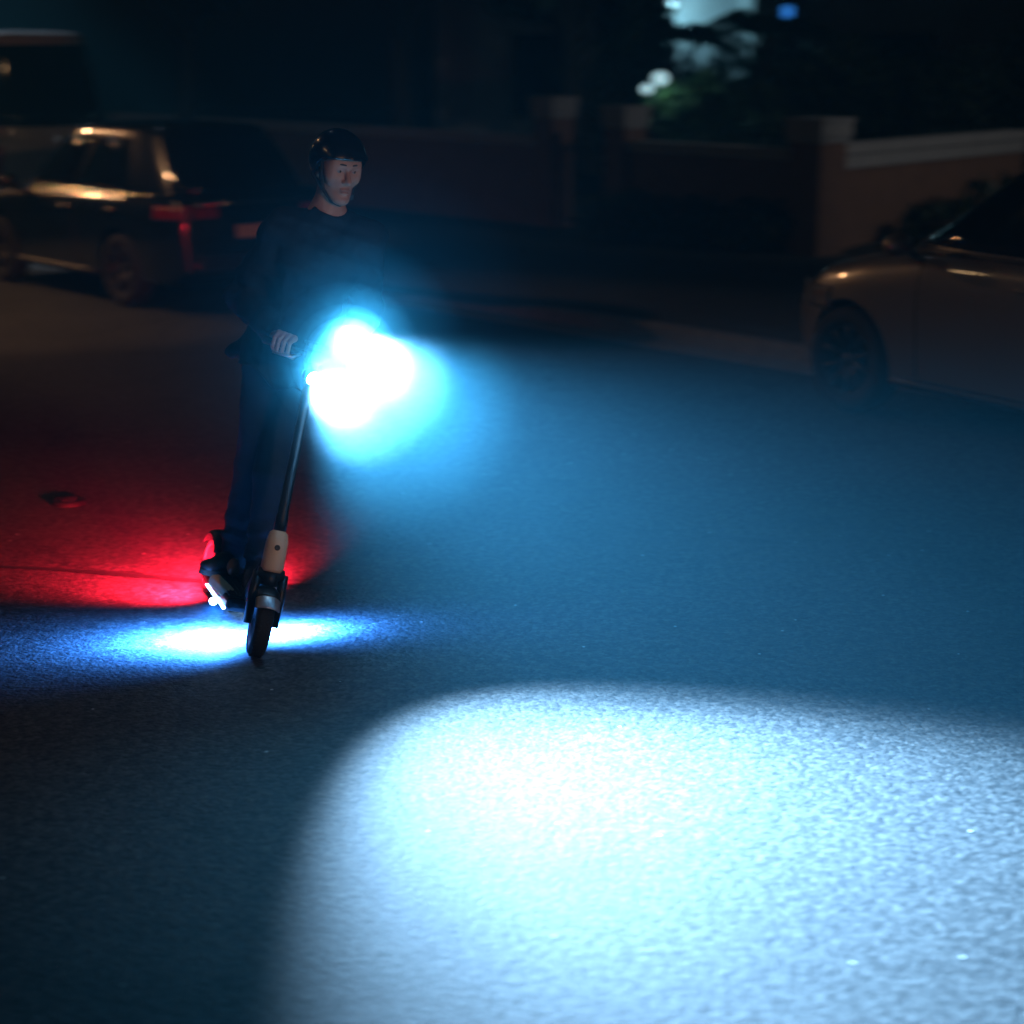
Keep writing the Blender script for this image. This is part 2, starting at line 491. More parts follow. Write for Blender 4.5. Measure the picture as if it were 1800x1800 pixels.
def make_car(name, label, cat, loc, heading, sp):
    root = empty(name, loc, math.atan2(-heading.x, heading.y))
    tag(root, label, cat)
    W, yf, yr = sp['W'] / 2, sp['yf'], sp['yr']
    paint = M[sp['paint']]
    belt, top, z0 = sp['belt'], sp['top'], sp.get('z0', 0.2)
    def halfw(y):
        w = W
        d = yf - y
        e = sp.get('nose', 0.75)
        if d < e:
            w *= 0.70 + 0.30 * math.sqrt(max(0, 1 - (1 - d / e) ** 2))
        d = y - yr
        if d < 0.5:
            w *= 0.80 + 0.20 * math.sqrt(max(0, 1 - (1 - d / 0.5) ** 2))
        return w
    ys = []
    n = 64
    for i in range(n + 1):
        t = i / n
        ys.append(yr + (yf - yr) * (t - 0.055 * math.sin(2 * math.pi * t)))
    sec = []
    for y in ys:
        w = halfw(y)
        zb = interp(belt, y)
        zt = interp(top, y)
        zl = z0 + 0.10 * (1 - sstep(yf - y, 0, 0.35)) + 0.12 * (1 - sstep(y - yr, 0, 0.35))
        h = zb - zl
        half = [(w * 0.82, zl), (w * 0.955, zl + 0.05), (w * 0.975, zl + h * 0.25), (w * 0.992, zl + h * 0.5), (w, zl + h * 0.68),
                (w * 0.992, zl + h * 0.80), (w * 0.975, zl + h * 0.90), (w * 0.945, zb - 0.012), (w * 0.90, zb + (zt - zb) * 0.25), (w * 0.78, zb + (zt - zb) * 0.55), (w * 0.55, zb + (zt - zb) * 0.85), (w * 0.28, zt)]
        row = [Vector((a, y, z)) for a, z in half] + [Vector((0, y, zt + 0.006))] + [Vector((-a, y, z)) for a, z in half[::-1]]
        sec.append(row)
    bm = bmesh.new()
    V = add_grid(bm, sec)
    for i in range(n):
        bm.faces.new((V[i][0], V[i][-1], V[i + 1][-1], V[i + 1][0]))
    bm.faces.new(V[0]); bm.faces.new(V[-1][::-1])
    bmesh.ops.recalc_face_normals(bm, faces=bm.faces)
    me = bpy.data.meshes.new('body')
    bm.to_mesh(me); bm.free()
    body = link_mesh('body', me, paint, root)
    # cut the wheel arches
    cb = bmesh.new()
    R = sp['r'] + 0.055
    for ya in (sp['af'], sp['ar']):
        for sx in (-1, 1):
            add_lathe(cb, [(0, -0.17), (R, -0.17), (R, 0.4), (0, 0.4)], 40, Matrix.Translation((sx * (W - 0.12), ya, sp['r'])) @ Matrix.Rotation(rad(90) * sx, 4, 'Y'))
    bmesh.ops.recalc_face_normals(cb, faces=cb.faces)
    cme = bpy.data.meshes.new('cutter'); cb.to_mesh(cme); cb.free()
    cut = bpy.data.objects.new('cutter', cme); COL.objects.link(cut); cut.parent = root
    md = body.modifiers.new('arch', 'BOOLEAN'); md.operation = 'DIFFERENCE'; md.object = cut; md.solver = 'EXACT'
    bpy.context.view_layer.update()
    ev = body.evaluated_get(bpy.context.evaluated_depsgraph_get())
    nm = bpy.data.meshes.new_from_object(ev)
    body.modifiers.clear(); body.data = nm
    bpy.data.objects.remove(cut, do_unlink=True)
    smooth(nm)
    try:
        nm.set_sharp_from_angle(angle=rad(38))
    except Exception:
        pass
    # greenhouse: a rounded shell blended from belt line to roof
    g = sp['gh']   # base front, base rear, roof front, roof rear, roof height
    def ghp(u, t):
        """u angle round the plan, t height 0..1"""
        y0 = g['bf'] + (g['rf'] - g['bf']) * (t ** 0.88)
        y1 = g['br'] + (g['rr'] - g['br']) * (t ** 1.15)
        yc, a = (y0 + y1) / 2, (y0 - y1) / 2
        zb = interp(belt, yc)
        b = halfw(yc) * (0.925 - sp.get('tumble', 0.22) * t ** 1.3)
        e = 0.46
        cu, su = math.cos(u), math.sin(u)
        px = b * math.copysign(abs(cu) ** e, cu)
        py = yc + a * math.copysign(abs(su) ** (e * 0.9), su)
        bow = 0.10 * (1 - (px / b) ** 2)
        py += bow * (1 if su > 0 else -0.6) * abs(su) ** 2
        zz = interp(belt, min(max(py, yr + .2), yf - .2)) - 0.03 if t < 1e-3 else None
        z = zb - 0.03 + (g['h'] - zb + 0.03) * t
        if zz is not None:
            z = min(z, zz)
        return Vector((px, py, z))
    nu, nt_ = 96, 10
    P = [[ghp(2 * math.pi * i / nu, 0.97 * j / nt_) for j in range(nt_ + 1)] for i in range(nu)]
    bm = bmesh.new()
    V = add_grid(bm, P, True)
    ring = [V[i][-1] for i in range(nu)]
    cen = sum((v.co for v in ring), Vector()) / nu
    for k, (f, dz) in enumerate(((0.95, 0.02), (0.86, 0.036), (0.6, 0.052), (0.3, 0.06))):
        new = []
        for v0 in [V[i][-1] for i in range(nu)]:
            p = cen + (v0.co - cen) * f
            p.z = cen.z + dz
            new.append(bm.verts.new(p))
        for i in range(nu):
            bm.faces.new((ring[i], ring[(i + 1) % nu], new[(i + 1) % nu], new[i]))
        ring = new
    bm.faces.new(ring)
    obj('roof', bm, paint, root, True)
    def panel(nm_, u0, u1, t0, t1, m, k=10, th=0.006, shear=0.0):
        PP, NN = [], []
        for i in range(k + 1):
            u = u0 + (u1 - u0) * i / k
            rp, rn = [], []
            for j in range(7):
                t = t0 + (t1 - t0) * j / 6
                p = ghp(u, t)
                du = ghp(u + 0.01, t) - ghp(u - 0.01, t)
                dt = ghp(u, t + 0.01) - ghp(u, t - 0.01)
                nn = du.cross(dt).normalized()
                rp.append(p); rn.append(nn)
            PP.append(rp); NN.append(rn)
        return obj(nm_, solid_grid(PP, NN, th), m, root, True)
    def find_u(side, yq, t=0.35):
        """plan angle at which the side surface reaches a given y"""
        best = min((abs(ghp(a, t).y - yq), a) for a in [k * 0.004 - 1.5 for k in range(751)])
        a = best[1]
        return a if side > 0 else math.pi - a
    panel('windshield', rad(46), rad(134), 0.10, 0.90, M['glass'], 16)
    panel('rear_window', rad(226), rad(314), 0.14, 0.88, M['glass'], 16)
    for side in (1, -1):
        for (ya, yb) in sp['win']:
            panel('window', find_u(side, ya), find_u(side, yb), 0.12, 0.84, M['glass'], 10)
        # sill strip under the side windows
        ya, yb = sp['win'][0][0], sp['win'][-1][1]
        panel('window_trim', find_u(side, ya), find_u(side, yb), 0.055, 0.10, M[sp.get('strip', 'trim')], 20, 0.010)
    if sp.get('strip') == 'chrome':
        for sx in (-1, 1):
            bb = bmesh.new()
            add_tube(bb, [(sx * (halfw(y) * 0.945 + 0.004), y, interp(belt, y) + 0.004) for y in [yr + 0.35 + (g['bf'] - 0.2 - yr - 0.35) * k / 30 for k in range(31)]], 0.013, 8)
            obj('belt_trim', bb, M['chrome'], root, True)
    for sx in (-1, 1):
        for ya in (sp['af'], sp['ar']):
            make_wheel(root, sx * (W - 0.125), ya, sp['r'], sx)
        # mirror
        ym = g['bf'] - 0.42
        zb = interp(belt, ym)
        mr = bmesh.new()
        bmesh.ops.create_uvsphere(mr, u_segments=16, v_segments=10, radius=1, matrix=Matrix.Translation((sx * (W + 0.09), ym + 0.02, zb + 0.09)) @ Matrix.Diagonal((0.11, 0.085, 0.075, 1)))
        add_tube(mr, [(sx * (W * 0.93), ym + 0.02, zb + 0.01), (sx * (W + 0.04), ym + 0.02, zb + 0.06)], 0.025, 8)
        obj('mirror', mr, paint, root, True)
        for yh in sp['handles']:
            hb = bmesh.new()
            zh = interp(belt, yh) - 0.13
            x = sx * (halfw(yh) * 0.985)
            add_tube(hb, [(x - sx * 0.01, yh + 0.10, zh), (x + sx * 0.028, yh + 0.07, zh + 0.004), (x + sx * 0.03, yh - 0.07, zh + 0.004), (x - sx * 0.01, yh - 0.10, zh)], 0.013, 8)
            obj('door_handle', hb, M[sp.get('hmat', 'chrome')], root, True)
        # door gaps: narrow dark grooves lined with rubber
        for yg in sp['gaps']:
            gb = bmesh.new()
            pts = []
            zb = interp(belt, yg); zl = z0 + 0.1
            for q in range(9):
                z = zl + (zb - 0.02 - zl) * q / 8
                fr = (z - z0) / (zb - z0)
                w = halfw(yg) * interp([(0, .955), (.25, .975), (.5, .992), (.68, 1.0), (.8, .992), (.9, .975), (1, .945)], fr)
                pts.append((sx * (w - 0.001), yg, z))
            add_tube(gb, pts, 0.005, 6)
            obj('door_gap', gb, M['trim'], root)
        # lower side moulding
        lb = bmesh.new()
        add_tube(lb, [(sx * halfw(y) * 0.972, y, z0 + 0.06) for y in [sp['ar'] + R + 0.04 + (sp['af'] - sp['ar'] - 2 * R - 0.08) * k / 8 for k in range(9)]], 0.035, 8)
        obj('sill', lb, M['trim'], root, True)
        # lamps
        def lens(nm_, y_a, y_b, za, zb_, m, out=0.012):
            PP, NN = [], []
            for i in range(9):
                t = i / 8
                y = y_a + (y_b - y_a) * t
                rp, rn = [], []
                for j in range(5):
                    s = j / 4
                    z = za + (zb_ - za) * s
                    fr = (z - z0) / (interp(belt, y) - z0)
                    w = halfw(y) * interp([(0, .955), (.25, .975), (.5, .992), (.68, 1.0), (.8, .992), (.9, .975), (1, .945)], fr)
                    rp.append(Vector((sx * w, y, z)))
                    rn.append(Vector((sx * 0.75, 0.66 * (1 if y > 0 else -1), 0.1)).normalized())
                PP.append(rp); NN.append(rn)
            obj(nm_, solid_grid(PP, NN, out), m, root, True)
        zf = interp(belt, yf - 0.3)
        lens('headlight', yf - 0.02, yf - 0.50, zf - 0.22, zf - 0.07, M['clearlens'])
        zr = interp(belt, yr + 0.1)
        if sp.get('tall_tail'):
            lens('tail_light', yr + 0.0, yr + 0.20, zr - 0.55, zr - 0.06, M['redlens'])
        else:
            lens('tail_light', yr + 0.0, yr + 0.34, zr - 0.17, zr - 0.05, M['redlens'])
            # inner half of the lamp on the tail panel
            ib = bmesh.new()
            add_box(ib, (sx * W * 0.62, yr - 0.012, zr - 0.115), (W * 0.26, 0.03, 0.09), 0.01)
            obj('tail_light', ib, M['redlens'], root)
        rb = bmesh.new()
        add_box(rb, (sx * W * 0.66, yr - 0.012, z0 + 0.22), (0.16, 0.03, 0.05), 0.008)
        obj('reflector', rb, M['redlens'], root)
    # bumpers, plate
    bb = bmesh.new()
    add_box(bb, (0, yr - 0.02, z0 + 0.24), (W * 1.46, 0.1, 0.16), 0.03)
    obj('rear_bumper', bb, M['trim'], root)
    bb = bmesh.new()
    add_box(bb, (0, yr - 0.022, z0 + 0.50), (0.52, 0.02, 0.115), 0.004)
    obj('number_plate', bb, M['plate'], root)
    bb = bmesh.new()
    add_box(bb, (0, yf - 0.01, z0 + 0.28), (W * 1.2, 0.06, 0.16), 0.02)
    for k in range(4):
        add_box(bb, (0, yf + 0.012, z0 + 0.23 + k * 0.035), (W * 1.1, 0.03, 0.01))
    obj('grille', bb, M['trim'], root)
    if sp.get('tstrip'):
        bb = bmesh.new()
        add_tube(bb, [(-W * .72, yr - 0.02, zr - 0.04), (0, yr - 0.035, zr - 0.03), (W * .72, yr - 0.02, zr - 0.04)], 0.012, 8)
        obj('boot_trim', bb, M['chrome'], root, True)
    return root

suv = make_car('parked_car', 'dark hatchback parked at the kerb behind the rider, red tail lights towards the camera', 'car',
    Vector((-3.71, 18.28, 0)), U, dict(W=1.82, yf=2.1, yr=-2.2, z0=0.22, r=0.335, af=1.25, ar=-1.2, paint='carblack',
    belt=[(-2.2, 0.98), (-2.0, 1.04), (-0.5, 1.0), (0.8, 0.96), (1.6, 0.86), (2.1, 0.70)],
    top=[(-2.2, 1.0), (-1.95, 1.07), (0.6, 1.06), (1.0, 1.02), (1.7, 0.92), (2.1, 0.74)],
    gh=dict(bf=1.15, br=-2.1, rf=0.15, rr=-1.55, h=1.60), win=[(0.72, -0.35), (-0.45, -1.25)], handles=(-0.22, -1.12), gaps=(0.85, -0.40), tstrip=True, strip='chrome'))

H2 = Vector((-0.54, 0.84, 0)).normalized()
N2 = Vector((H2.y, -H2.x, 0))
sedan = make_car('parked_car.001', 'grey crossover car parked at the right edge, only its front half in view', 'car',
    Vector((2.24, 11.79, 0)) + N2 * 0.79 - H2 * 1.35, H2, dict(W=1.84, yf=2.02, yr=-2.35, z0=0.22, r=0.345, af=1.35, ar=-1.35, paint='carsilver', nose=1.0,
    belt=[(-2.35, 1.03), (-2.0, 1.08), (-0.5, 1.08), (0.7, 1.06), (1.15, 1.0), (1.6, 0.92), (2.02, 0.72)],
    top=[(-2.35, 1.06), (-1.8, 1.14), (0.6, 1.14), (1.15, 1.09), (1.6, 0.99), (2.02, 0.76)],
    gh=dict(bf=1.2, br=-2.1, rf=0.15, rr=-1.3, h=1.70), win=[(0.65, -0.35), (-0.43, -1.25)], handles=(-0.15, -1.05), gaps=(0.72, -0.39), strip='trim', hmat='carsilver'))

van = make_car('parked_van', 'pale van with a rounded roof parked farther up the street at the left', 'van',
    Vector((-7.1, 24.6, 0)), U, dict(W=1.95, yf=2.4, yr=-2.45, z0=0.25, r=0.34, af=1.55, ar=-1.45, paint='carpale', tumble=0.17,
    belt=[(-2.45, 1.22), (-2.2, 1.25), (0.8, 1.22), (1.6, 1.1), (2.4, 0.85)],
    top=[(-2.45, 1.25), (-2.1, 1.3), (1.0, 1.3), (1.7, 1.16), (2.4, 0.9)],
    gh=dict(bf=1.85, br=-2.42, rf=0.75, rr=-2.1, h=2.5), win=[(1.1, 0.1), (0.0, -0.9), (-1.0, -1.9)], handles=(0.15,), gaps=(1.2, 0.05), tall_tail=True))

# ------------------------------------------------------------------ walls, gate pillars
def pillar(p, h, w, label):
    r = tag(empty('gate_pillar', p, math.atan2(U.y, U.x)), label, 'pillar', 'garden gate pillars')
    bm = bmesh.new(); add_box(bm, (0, 0, h * 0.5 - 0.1), (w * 0.84, w * 0.84, h - 0.06), 0.01)
    obj('shaft', bm, M['brick'], r)
    bm = bmesh.new()
    add_box(bm, (0, 0, h - 0.11), (w * 0.92, w * 0.92, 0.06), 0.008)
    add_box(bm, (0, 0, h), (w, w, 0.16), 0.012)
    add_box(bm, (0, 0, h + 0.10), (w * 1.06, w * 1.06, 0.045), 0.01)
    obj('cap', bm, M['cap'], r)
    return r
C1 = Vector((3.3, 20.1, 0.1))
pillar(C1, 1.36, 0.52, 'near corner pillar with a pale stone cap where the two garden walls meet')
pillar(Vector((1.35, 22.35, 0.1)), 1.42, 0.42, 'middle gate pillar with a dim pale cap at the far end of the front wall')
pillar(Vector((0.52, 23.35, 0.1)), 1.50, 0.42, 'farthest gate pillar, standing alone in the dark behind the rider')

def wall(p0, p1, h, th, caph, label, courses=3):
    d = p1 - p0
    L = d.length
    r = tag(empty('garden_wall', p0, math.atan2(d.y, d.x)), label, 'wall')
    bm = bmesh.new(); add_box(bm, (L / 2, 0, h * 0.5 - 0.15), (L, th, h + 0.1), 0.005)
    obj('wall_face', bm, M['brick'], r)
    k = max(3, int(L / 1.3))
    z = h - 0.10
    for i in range(k):
        a, b = L * i / k, L * (i + 1) / k
        bm = bmesh.new()
        add_box(bm, ((a + b) / 2, 0, z + caph * 0.28), (b - a - 0.008, th + 0.06, caph * 0.56), 0.006)
        add_box(bm, ((a + b) / 2, 0, z + caph * 0.78 + 0.004), (b - a - 0.008, th + 0.12, caph * 0.42), 0.01)
        obj('coping_stone', bm, M['cap'], r)
    return r
side_d = Vector((0.63, 0.777, 0)).normalized()
wall(C1 + side_d * 0.24, C1 + side_d * 5.1, 1.02, 0.22, 0.27, 'side garden wall with a thick pale coping, running back to the right of the corner pillar')
wall(C1 + U * 0.24, Vector((1.35, 22.35, 0.1)) - U * 0.20, 1.12, 0.2, 0.12, 'front garden wall with a thin blue lit coping, left of the corner pillar')
wall(Vector((0.52, 23.35, 0.1)) + U * 0.2, Vector((0.52, 23.35, 0.1)) + U * 11, 1.12, 0.2, 0.12, 'unlit garden wall in the dark behind the rider, beyond the farthest gate pillar')
gt = tag(empty('garden_gate', Vector((0.52, 23.35, 0.1)) - U * 0.22, math.atan2(-U.y, -U.x)), 'low dark metal gate between the two farther gate pillars', 'gate')
bm = bmesh.new()
for z in (0.12, 1.0):
    add_box(bm, (0.43, 0, z), (0.86, 0.03, 0.04))
for x in (0.015, 0.845):
    add_box(bm, (x, 0, 0.56), (0.03, 0.03, 1.0))
obj('gate_frame', bm, M['trim'], gt)
for k in range(6):
    bm = bmesh.new(); add_tube(bm, [(0.12 + k * 0.122, 0, 0.12), (0.12 + k * 0.122, 0, 1.08)], 0.009, 6)
    obj('bar', bm, M['trim'], gt)

# ------------------------------------------------------------------ foliage
def leaf_cloud(bm, blobs, n, size, rng):
    for _ in range(n):
        c, r = blobs[rng.integers(len(blobs))]
        v = rng.normal(size=3)
        v /= np.linalg.norm(v)
        q = 0.55 + 0.5 * rng.random()
        p = Vector((c[0] + v[0] * r[0] * q, c[1] + v[1] * r[1] * q, c[2] + v[2] * r[2] * q))
        s = size * (0.6 + 0.8 * rng.random())
        e = Euler((rng.random() * 6.28, rng.random() * 6.28, rng.random() * 6.28)).to_matrix()
        a, b = e @ Vector((s, 0, 0)), e @ Vector((0, s * 0.45, 0))
        f = e @ Vector((0, 0, s * 0.12))
        v0, v1, v2, v3 = bm.verts.new(p - a), bm.verts.new(p + b + f), bm.verts.new(p + a), bm.verts.new(p - b + f)
        bm.faces.new((v0, v1, v2)); bm.faces.new((v0, v2, v3))

def bush(name, p, blobs, n, size, label, cat, m='leaf', seed=1, stem=0.5, group=None):
    rng = np.random.default_rng(seed)
    r = tag(empty(name, p), label, cat, group)
    bm = bmesh.new()
    leaf_cloud(bm, blobs, n, size, rng)
    obj('foliage', bm, M[m], r)
    bm = bmesh.new()
    for c, rr in blobs:
        add_tube(bm, [(0, 0, -0.05), (c[0] * 0.4, c[1] * 0.4, c[2] * 0.5), (c[0], c[1], c[2])], [0.05 * stem + 0.01, 0.03 * stem + 0.01, 0.008], 6)
    obj('stems', bm, M['bark'], r, True)
    return r

def tree(p, h, rx, label, seed, n=2600, size=0.16, m='leafdark'):
    rng = np.random.default_rng(seed)
    r = tag(empty('tree', p), label, 'tree', None)
    bm = bmesh.new()
    top = Vector((rng.normal() * 0.3, rng.normal() * 0.3, h * 0.62))
    add_tube(bm, [(0, 0, -0.1), (top.x * 0.3, top.y * 0.3, h * 0.2), (top.x * 0.7, top.y * 0.7, h * 0.42), top], [0.24, 0.17, 0.13, 0.06], 10)
    blobs = []
    for k in range(9):
        a = k * 2.4 + rng.random()
        q = (0.25 + 0.75 * rng.random()) * rx
        c = Vector((math.cos(a) * q, math.sin(a) * q, h * (0.5 + 0.42 * rng.random())))
        s = Vector((top.x * 0.6, top.y * 0.6, h * (0.3 + 0.2 * rng.random())))
        mid = (c + s) / 2 + Vector((0, 0, 0.25))
        add_tube(bm, [s, mid, c], [0.08, 0.05, 0.015], 7)
        rr = rx * (0.32 + 0.22 * rng.random())
        blobs.append((c, (rr, rr, rr * 0.75)))
    obj('trunk', bm, M['bark'], r, True)
    bm = bmesh.new()
    leaf_cloud(bm, blobs, n, size, rng)
    obj('crown', bm, M[m], r)
    return r

def palm(p, n, length, h, label, seed, m='leafdark', lean=0.0):
    rng = np.random.default_rng(seed)
    r = tag(empty('palm_plant', p), label, 'palm')
    bm = bmesh.new()
    add_tube(bm, [(0, 0, -0.1), (lean * 0.4, 0, h * 0.5), (lean, 0, h)], [0.11, 0.09, 0.075], 10)
    obj('trunk', bm, M['bark'], r, True)
    for k in range(n):
        bm = bmesh.new()
        a = 2 * math.pi * k / n + rng.normal() * 0.2
        up = 0.35 + 0.75 * rng.random()
        L = length * (0.8 + 0.4 * rng.random())
        pts = []
        for q in range(11):
            t = q / 10
            d = L * t * math.cos(up * (1 - t))
            z = h + L * (math.sin(up) * t - 0.75 * t * t)
            pts.append(Vector((lean + math.cos(a) * d, math.sin(a) * d, z)))
        add_tube(bm, pts, [0.018 - 0.0015 * q for q in range(11)], 5)
        for q in range(2, 11):
            tdir = (pts[q] - pts[q - 1]).normalized()
            sd = tdir.cross(Vector((0, 0, 1))).normalized()
            for s in (-1, 1):
                for z in (0.0, 0.5):
                    b0 = pts[q - 1].lerp(pts[q], z)
                    tip = b0 + sd * s * L * 0.30 * (1 - 0.55 * q / 10) + tdir * L * 0.16 + Vector((0, 0, -0.10 * L))
                    w = tdir * 0.022
                    f = [bm.verts.new(b0 - w), bm.verts.new(b0 + w), bm.verts.new(b0.lerp(tip, 0.6) + w * 0.9 + Vector((0, 0, 0.03))), bm.verts.new(tip)]
                    bm.faces.new(f)
        obj('frond', bm, M[m], r)
    return r

# ------------------------------------------------------------------ the house behind the garden
hs = tag(empty('house', (5.2, 33.0, 0.1), math.atan2(0.05, 1.0)), 'pale rendered house behind the garden, one bay lit cold white behind the palms', 'house')
bm = bmesh.new()
add_box(bm, (0, 3, 2.7), (13, 5.6, 5.6))
obj('wall', bm, M['house'], hs)
for px_ in (-2.8, -1.0):
    bm = bmesh.new()
    add_box(bm, (px_, -0.55, 1.9), (0.24 if px_ < -2 else 0.5, 1.5, 3.8), 0.01)
    obj('porch_pier', bm, M['house'], hs)
bm = bmesh.new()
for a in (0,):
    P = []
    for i in range(5):
        x = -7.2 + 14.4 * i / 4
        P.append([Vector((x, -0.5, 5.45)), Vector((x, 3, 7.6)), Vector((x, 6.5, 5.45))])
    add_grid(bm, P)
    P = [[p - Vector((0, 0, 0.18)) for p in r_] for r_ in P]
    add_grid(bm, P)
obj('roof', bm, M['roof'], hs)
for (x, z, w, h_, gm) in ((-0.95, 2.82, 0.5, 0.6, 'screen'), (1.6, 1.75, 1.2, 1.4, 'glass'), (4.0, 1.75, 1.2, 1.4, 'glass'), (-4.6, 1.75, 1.2, 1.4, 'glass'), (1.6, 4.3, 1.2, 1.2, 'glass'), (-2, 4.3, 1.2, 1.2, 'glass')):
    if gm == 'screen':
        x = -0.42
        w, h_ = 0.24, 0.20
    f = bmesh.new()
    for sx in (-1, 1):
        add_box(f, (x + sx * (w / 2 + 0.03), 0.17, z), (0.06, 0.12, h_ + 0.12))
    for sz in (-1, 1):
        add_box(f, (x, 0.172, z + sz * (h_ / 2 + 0.03)), (w, 0.11, 0.06))
    fo = obj('window', f, M['winframe'], hs)
    g_ = bmesh.new(); add_box(g_, (x, 0.185, z), (w, 0.02, h_))
    obj('pane', g_, M[gm], fo)

# wall lantern that lights the porch bay
pl = tag(empty('porch_lamp', (2.75, 32.7, 2.95)), 'cold white wall lantern over the lit bay of the house', 'lamp')
bm = bmesh.new(); add_box(bm, (0, 0.1, 0), (0.10, 0.2, 0.12), 0.01); add_box(bm, (0, 0, 0.17), (0.2, 0.2, 0.03), 0.005)
obj('bracket', bm, M['trim'], pl)
bm = bmesh.new(); bmesh.ops.create_uvsphere(bm, u_segments=16, v_segments=10, radius=0.07, matrix=Matrix.Translation((0, -0.02, 0.08)))
obj('lamp_glass', bm, M['globe'], pl, True)
lamp('porch_light', 'POINT', (2.75, 32.45, 2.9), COOL, 24, radius=0.08)

def garden_lamp(p, label):
    r = tag(empty('garden_lamp', p), label, 'lamp')
    bm = bmesh.new(); add_tube(bm, [(0, 0, -0.1), (0, 0, 1.75)], 0.03, 10)
    add_tube(bm, [(0, 0, 1.7), (-0.1, 0, 1.78), (-0.12, 0, 1.72)], 0.015, 8)
    obj('post', bm, M['trim'], r, True)
    for (x, z, q) in ((-0.12, 1.66, 0.075), (0.06, 1.80, 0.10)):
        bm = bmesh.new(); bmesh.ops.create_uvsphere(bm, u_segments=20, v_segments=12, radius=q, matrix=Matrix.Translation((x, 0, z)))
        obj('globe', bm, M['globe'], r, True)
    lamp('garden_light', 'POINT', (p[0] + 0.12, p[1] + 0.35, p[2] + 1.7), (0.45, 0.9, 1.0), 6, radius=0.1)
garden_lamp((1.98, 25.9, 0.1), 'two globe garden lamp glowing among leaves behind the front wall')

palm((2.5, 29.5, 0.1), 15, 1.4, 2.3, 'dark palm arching in front of the lit bay of the house', 3)
palm((3.75, 29.2, 0.1), 11, 1.2, 2.4, 'darker palm to the right of the lit bay', 9, lean=0.2)
bush('shrub', (2.75, 26.6, 0.1), [((-0.5, 0, 1.35), (0.45, 0.35, 0.4)), ((0.1, 0.1, 1.5), (0.5, 0.4, 0.4)), ((0.7, 0, 1.3), (0.5, 0.4, 0.45)), ((0.2, -0.1, 0.8), (0.9, 0.4, 0.5))], 2200, 0.07, 'leafy shrub beside the globe lamp, green where the lamp lights it', 'shrub', 'leaf', 21)
bush('shrub', (4.6, 27.0, 0.1), [((-0.6, 0, 1.4), (0.6, 0.4, 0.6)), ((0.3, 0, 1.7), (0.7, 0.5, 0.7)), ((1.2, 0, 1.4), (0.6, 0.5, 0.7))], 2000, 0.08, 'tall dark shrub behind the corner pillar', 'shrub', 'leafdark', 22)
bush('shrub', (7.0, 26.6, 0.1), [((-0.6, 0, 1.4), (0.8, 0.4, 0.8)), ((0.5, 0, 1.7), (0.9, 0.5, 0.9)), ((1.5, 0, 1.3), (0.8, 0.5, 0.9))], 2200, 0.09, 'tall dark shrub behind the right end of the side wall', 'shrub', 'leafdark', 23)
bush('shrub', (5.55, 20.6, 0.12), [((-0.7, 0.2, 0.25), (0.5, 0.35, 0.3)), ((0, 0.2, 0.4), (0.6, 0.4, 0.42)), ((0.75, 0.2, 0.55), (0.6, 0.4, 0.5)), ((1.5, 0.3, 0.6), (0.7, 0.45, 0.6))], 2400, 0.07, 'low dark shrub growing against the side wall above the grey saloon', 'shrub', 'leafdark', 24)
bush('shrub', (2.0, 20.9, 0.12), [((0, 0, 0.3), (0.6, 0.4, 0.3)), ((-0.7, 0.6, 0.3), (0.5, 0.4, 0.3)), ((0.7, -0.6, 0.3), (0.5, 0.4, 0.3))], 1600, 0.06, 'low dark shrub at the foot of the front wall', 'shrub', 'leafdark', 25)
bush('hedge', (3.9, 30.4, 0.1), [((-2.2 + 0.62 * k, 0, 1.25 + 0.12 * math.sin(k * 2.3)), (0.55, 0.4, 1.1)) for k in range(9)], 7000, 0.085, 'tall dark hedge in front of the house, below the lit bay', 'hedge', 'leafdark', 41)
tree((-1.6, 27.5, 0.1), 6.5, 2.4, 'large dark tree behind the rider\'s helmet, beyond the unlit wall', 31)
tree((-5.2, 29.5, 0.1), 6.0, 2.2, 'dark tree behind the pale van and the dark hatchback', 32)
tree((9.0, 30.0, 0.1), 6.0, 2.3, 'dark tree at the right behind the tall shrubs', 33)
tree((0.9, 29.0, 0.1), 5.0, 1.5, 'slim dark tree left of the lit bay of the house', 34)

# ------------------------------------------------------------------ street lamps (off to the left, and behind the camera)
def street_lamp(p, toward, h, label, power, col=WARM, cone=110, tilt=None, glow='warmlamp'):
    d = (Vector(toward) - Vector(p)); d.z = 0; d.normalize()
    r = tag(empty('street_lamp', p, math.atan2(-d.x, d.y)), label, 'street lamp', 'street lamps')
    bm = bmesh.new(); add_tube(bm, [(0, 0, 0), (0, 0, 1.2), (0, 0, 1.25), (0, 0, h - 0.6), (0, 0.1, h - 0.15), (0, 0.5, h), (0, 1.3, h + 0.06)], [0.09, 0.085, 0.06, 0.05, 0.045, 0.04, 0.035], 14)
    obj('post', bm, M['steel'], r, True)
    bm = bmesh.new(); add_box(bm, (0, 1.5, h + 0.06), (0.26, 0.6, 0.10), 0.03)
    obj('lamp_head', bm, M['steel'], r)
    bm = bmesh.new(); add_box(bm, (0, 1.5, h - 0.01), (0.2, 0.46, 0.03), 0.01)
    obj('lamp_glass', bm, M[glow], r)
    w = Vector(p) + d * 1.5
    lamp('street_light', 'SPOT', (w.x, w.y, h - 0.06), col, power, target=tilt or (w.x + d.x * 2.0, w.y + d.y * 2.0, 0), radius=0.12, size=cone, blend=0.6)
street_lamp((-8.3, 13.2, 0), (-4.8, 16.5, 0), 6.5, 'sodium street lamp on a steel post nearest the dark hatchback, out to the left', 480, cone=46, tilt=(-4.8, 16.3, 0.4))
